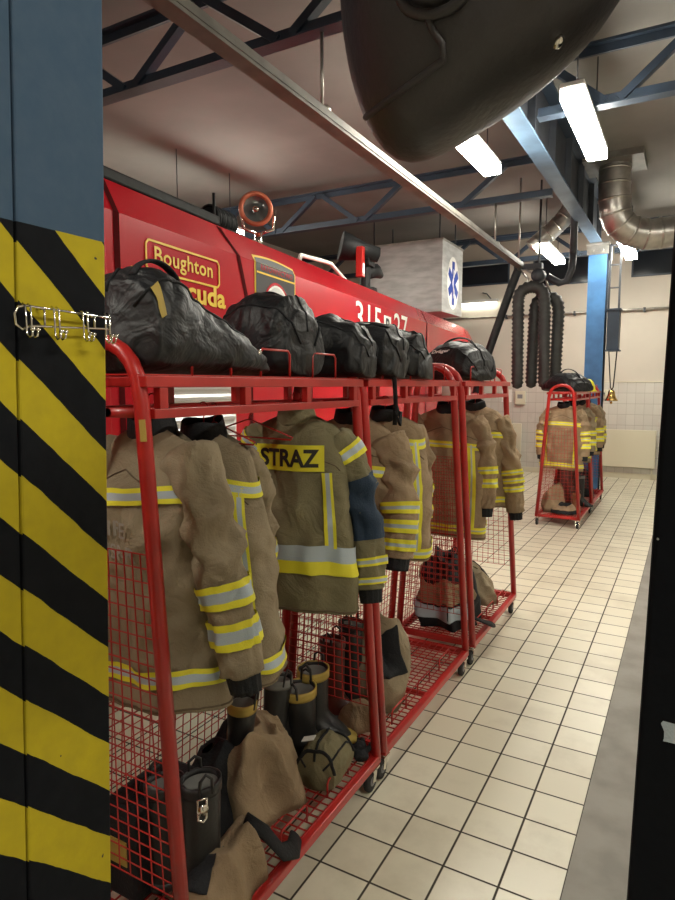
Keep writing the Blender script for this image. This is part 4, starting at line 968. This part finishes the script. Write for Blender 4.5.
tag(g.build('suspender_strap', 'blackfab'), 'wide black suspender strap drooping over the near tray edge', 'strap')
heap('big heap of tan trousers with black lining in the middle of the nearest tray', (-1.43, 1.83, TZ), R(-20), .18, .22, .25, 67, m='tan2', parts=(('black_lining', 'blackfab', .48, .66, .35, .95, .004),), power=.75, rough=1.3)
make_boot('black boot with tan band standing in the tan trousers, nearest rack', (-1.42, 1.77, TZ+.12), R(200), h=.30, rim='ochre', lean=R(-4))
make_boot('black boot with white-edged opening just behind the tan trousers', (-1.42, 2.00, TZ+.10), R(170), h=.30, rim='greyrub', tilt=R(6))
t, F = heap('black trousers heap under the jackets, left side of the nearest tray', (-1.47, 1.66, TZ), 0, .12, .16, .22, 71, m='blackfab', name='fire_trousers')
make_boot('grey-lined boot with ochre rim, front one of the upright pair behind the heap', (-1.37, 2.12, TZ+.03), R(100), h=.30, rim='ochre').scale = (1.45, 1.1, 1)
make_boot('grey-lined boot with ochre rim, rear one of the upright pair behind the heap', (-1.39, 2.26, TZ+.05), R(100), h=.30, rim='ochre').scale = (1.45, 1.1, 1)
t, F = make_bag('tool_bag', 'olive tan bag with a white tag, at the far front of the nearest tray', (-1.215, 1.98, TZ), R(8),
    [(0, .04, .10), (.012, .085, .15), (.06, .10, .175), (.15, .10, .165), (.22, .085, .12), (.235, .04, .08)], 77, m='olive', rough=.9)
g = G(); g.tube([tuple(Vector(F(.02+.46*i/20, .78))+Vector((0, 0, .003))) for i in range(21)], .008, 6, flat=.5); g.build('webbing', 'blackfab', t); g = G(); g.tube([tuple(Vector(F(.02+.46*i/20, .2))+Vector((0, 0, .003))) for i in range(21)], .008, 6, flat=.5); g.build('webbing', 'blackfab', t)
g = G(); g.bar((-.06, .03, .185), (-.01, .035, .20), .035, .003); g.build('white_tag', 'paper', t, smooth=False)
t = thing('work_glove', 'dark glove lying at the far front corner of the nearest tray', 'glove', (-1.17, 2.28, TZ+.002), R(40))
g = G(); g.tube([(0, -.06, .02), (0, -.02, .022), (0, .03, .025), (0, .05, .022)], [.03, .036, .04, .03], 12, flat=.55); g.build('palm', 'blackfab', t)
for k, (x, l) in enumerate(((-.027, .06), (-.009, .072), (.009, .07), (.026, .055))):
    g = G(); g.tube([(x, .04, .022), (x*1.2, .04+l*.5, .026), (x*1.25, .04+l, .014)], [.011, .011, .008], 8); g.build('finger', 'blackfab', t)
g = G(); g.tube([(.03, -.01, .02), (.055, .015, .022), (.062, .045, .016)], [.013, .012, .009], 8); g.build('thumb', 'blackfab', t)
# second rack
make_boot('maroon boot seen through the mesh, near end of the second rack', (-1.44, 2.52, TZ+.0), R(95), h=.38, m='brownrub', rim='brownrub')
make_boot('black boot behind the maroon boot, second rack', (-1.42, 2.67, TZ+.0), R(95), h=.42, rim='rubber')
heap('tan trousers leg hanging over boots behind the double red posts', (-1.30, 2.78, TZ), 0, .11, .13, .36, 83, m='tan', power=.4, parts=(('black_cuff', 'blackfab', .8, .99, .5, .95, .005),))
heap('light brown leather shoes bundle at the near edge of the second tray', (-1.28, 2.50, TZ), R(20), .10, .08, .09, 85, m='tan2', name='cloth_bundle', cat='cloth')
# third rack
heap('dark trousers heap with reddish folds behind the third rack mesh', (-1.38, 4.00, TZ), R(5), .19, .22, .38, 89, m='blackfab', power=.6, parts=(('tan_hem', 'tan2', .50, .98, .72, .9, .006), ('silver_band', 'silver', .50, .98, .92, .985, .006)))
heap('brown cloth and gloves on the far half of the third tray', (-1.33, 4.48, TZ), 0, .15, .17, .20, 91, m='tan', name='cloth_bundle', cat='cloth', parts=(('black_patch', 'blackfab', .1, .5, .2, .8, .006),))
make_boot('black boot standing at the back of the third tray', (-1.45, 4.33, TZ+.0), R(100), h=.36, rim='rubber')
g = G(); g.tube([(-1.18, 3.86, .25), (-1.12, 3.90, .22), (-1.08, 3.95, .19), (-1.075, 4.01, .165)], [.02, .02, .03, .035], 10, flat=.5)
tag(g.build('suspender_strap', 'blackfab'), 'black strap end sticking out over the third tray edge', 'strap')
# far racks
heap('rust brown trousers heap on the left of the lone far tray', (-1.46, 8.25, TZ), 0, .12, .17, .26, 93, m='tan2')
heap('black and tan cloth lying along the front of the lone far tray', (-1.30, 8.16, TZ), 0, .17, .12, .10, 95, m='blackfab', name='cloth_bundle', cat='cloth', parts=(('tan_edge', 'tan2', .55, .95, .5, .9, .005),))
make_boot('brown leather glove-like boot upright at the right of the lone far tray', (-1.20, 8.35, TZ), R(20), h=.22, m='brownglove', rim='brownglove')
make_boot('tall black boot behind the brown one, lone far rack', (-1.22, 8.75, TZ), R(80), h=.40, rim='greyrub')
heap('dark red cloth heap in the middle of the lone far rack', (-1.38, 8.72, TZ), 0, .13, .17, .42, 97, m='brownrub', name='cloth_bundle', cat='cloth', power=.5)
heap('dark clothes heap on the farthest tray', (-1.34, 9.7, TZ), 0, .17, .3, .28, 99, m='blackfab', name='cloth_bundle', cat='cloth')

# ------------------------------------------------------------------ world: faint ambient
w = bpy.data.worlds.new('world'); S.world = w; w.use_nodes = True
w.node_tree.nodes['Background'].inputs[0].default_value = (.5, .5, .5, 1); w.node_tree.nodes['Background'].inputs[1].default_value = .05

GROUPS = {'gear_rack': 'red wheeled gear racks', 'fire_jacket': 'fire jackets hanging on the gear racks', 'gear_bag': 'black bags on top of the gear racks',
          'rubber_boot': 'boots standing on the rack trays', 'fire_trousers': 'fire trousers heaped on the rack trays', 'cloth_bundle': 'cloth bundles on the rack trays',
          'ceiling_light': 'fluorescent lamps under the ceiling', 'roof_truss': 'steel roof trusses', 'coat_hanger': 'red wire coat hangers', 'radiator': 'radiators on the far wall',
          'exhaust_hose': 'exhaust hoses', 'ventilation_duct': 'galvanised ventilation ducts', 'suspender_strap': 'black suspender straps on the rack trays', 'steel_column': 'painted steel columns'}
for o in S.objects:
    if o.parent is None and 'label' in o.keys():
        k = o.name.split('.')[0]
        if k in GROUPS: o['group'] = GROUPS[k]
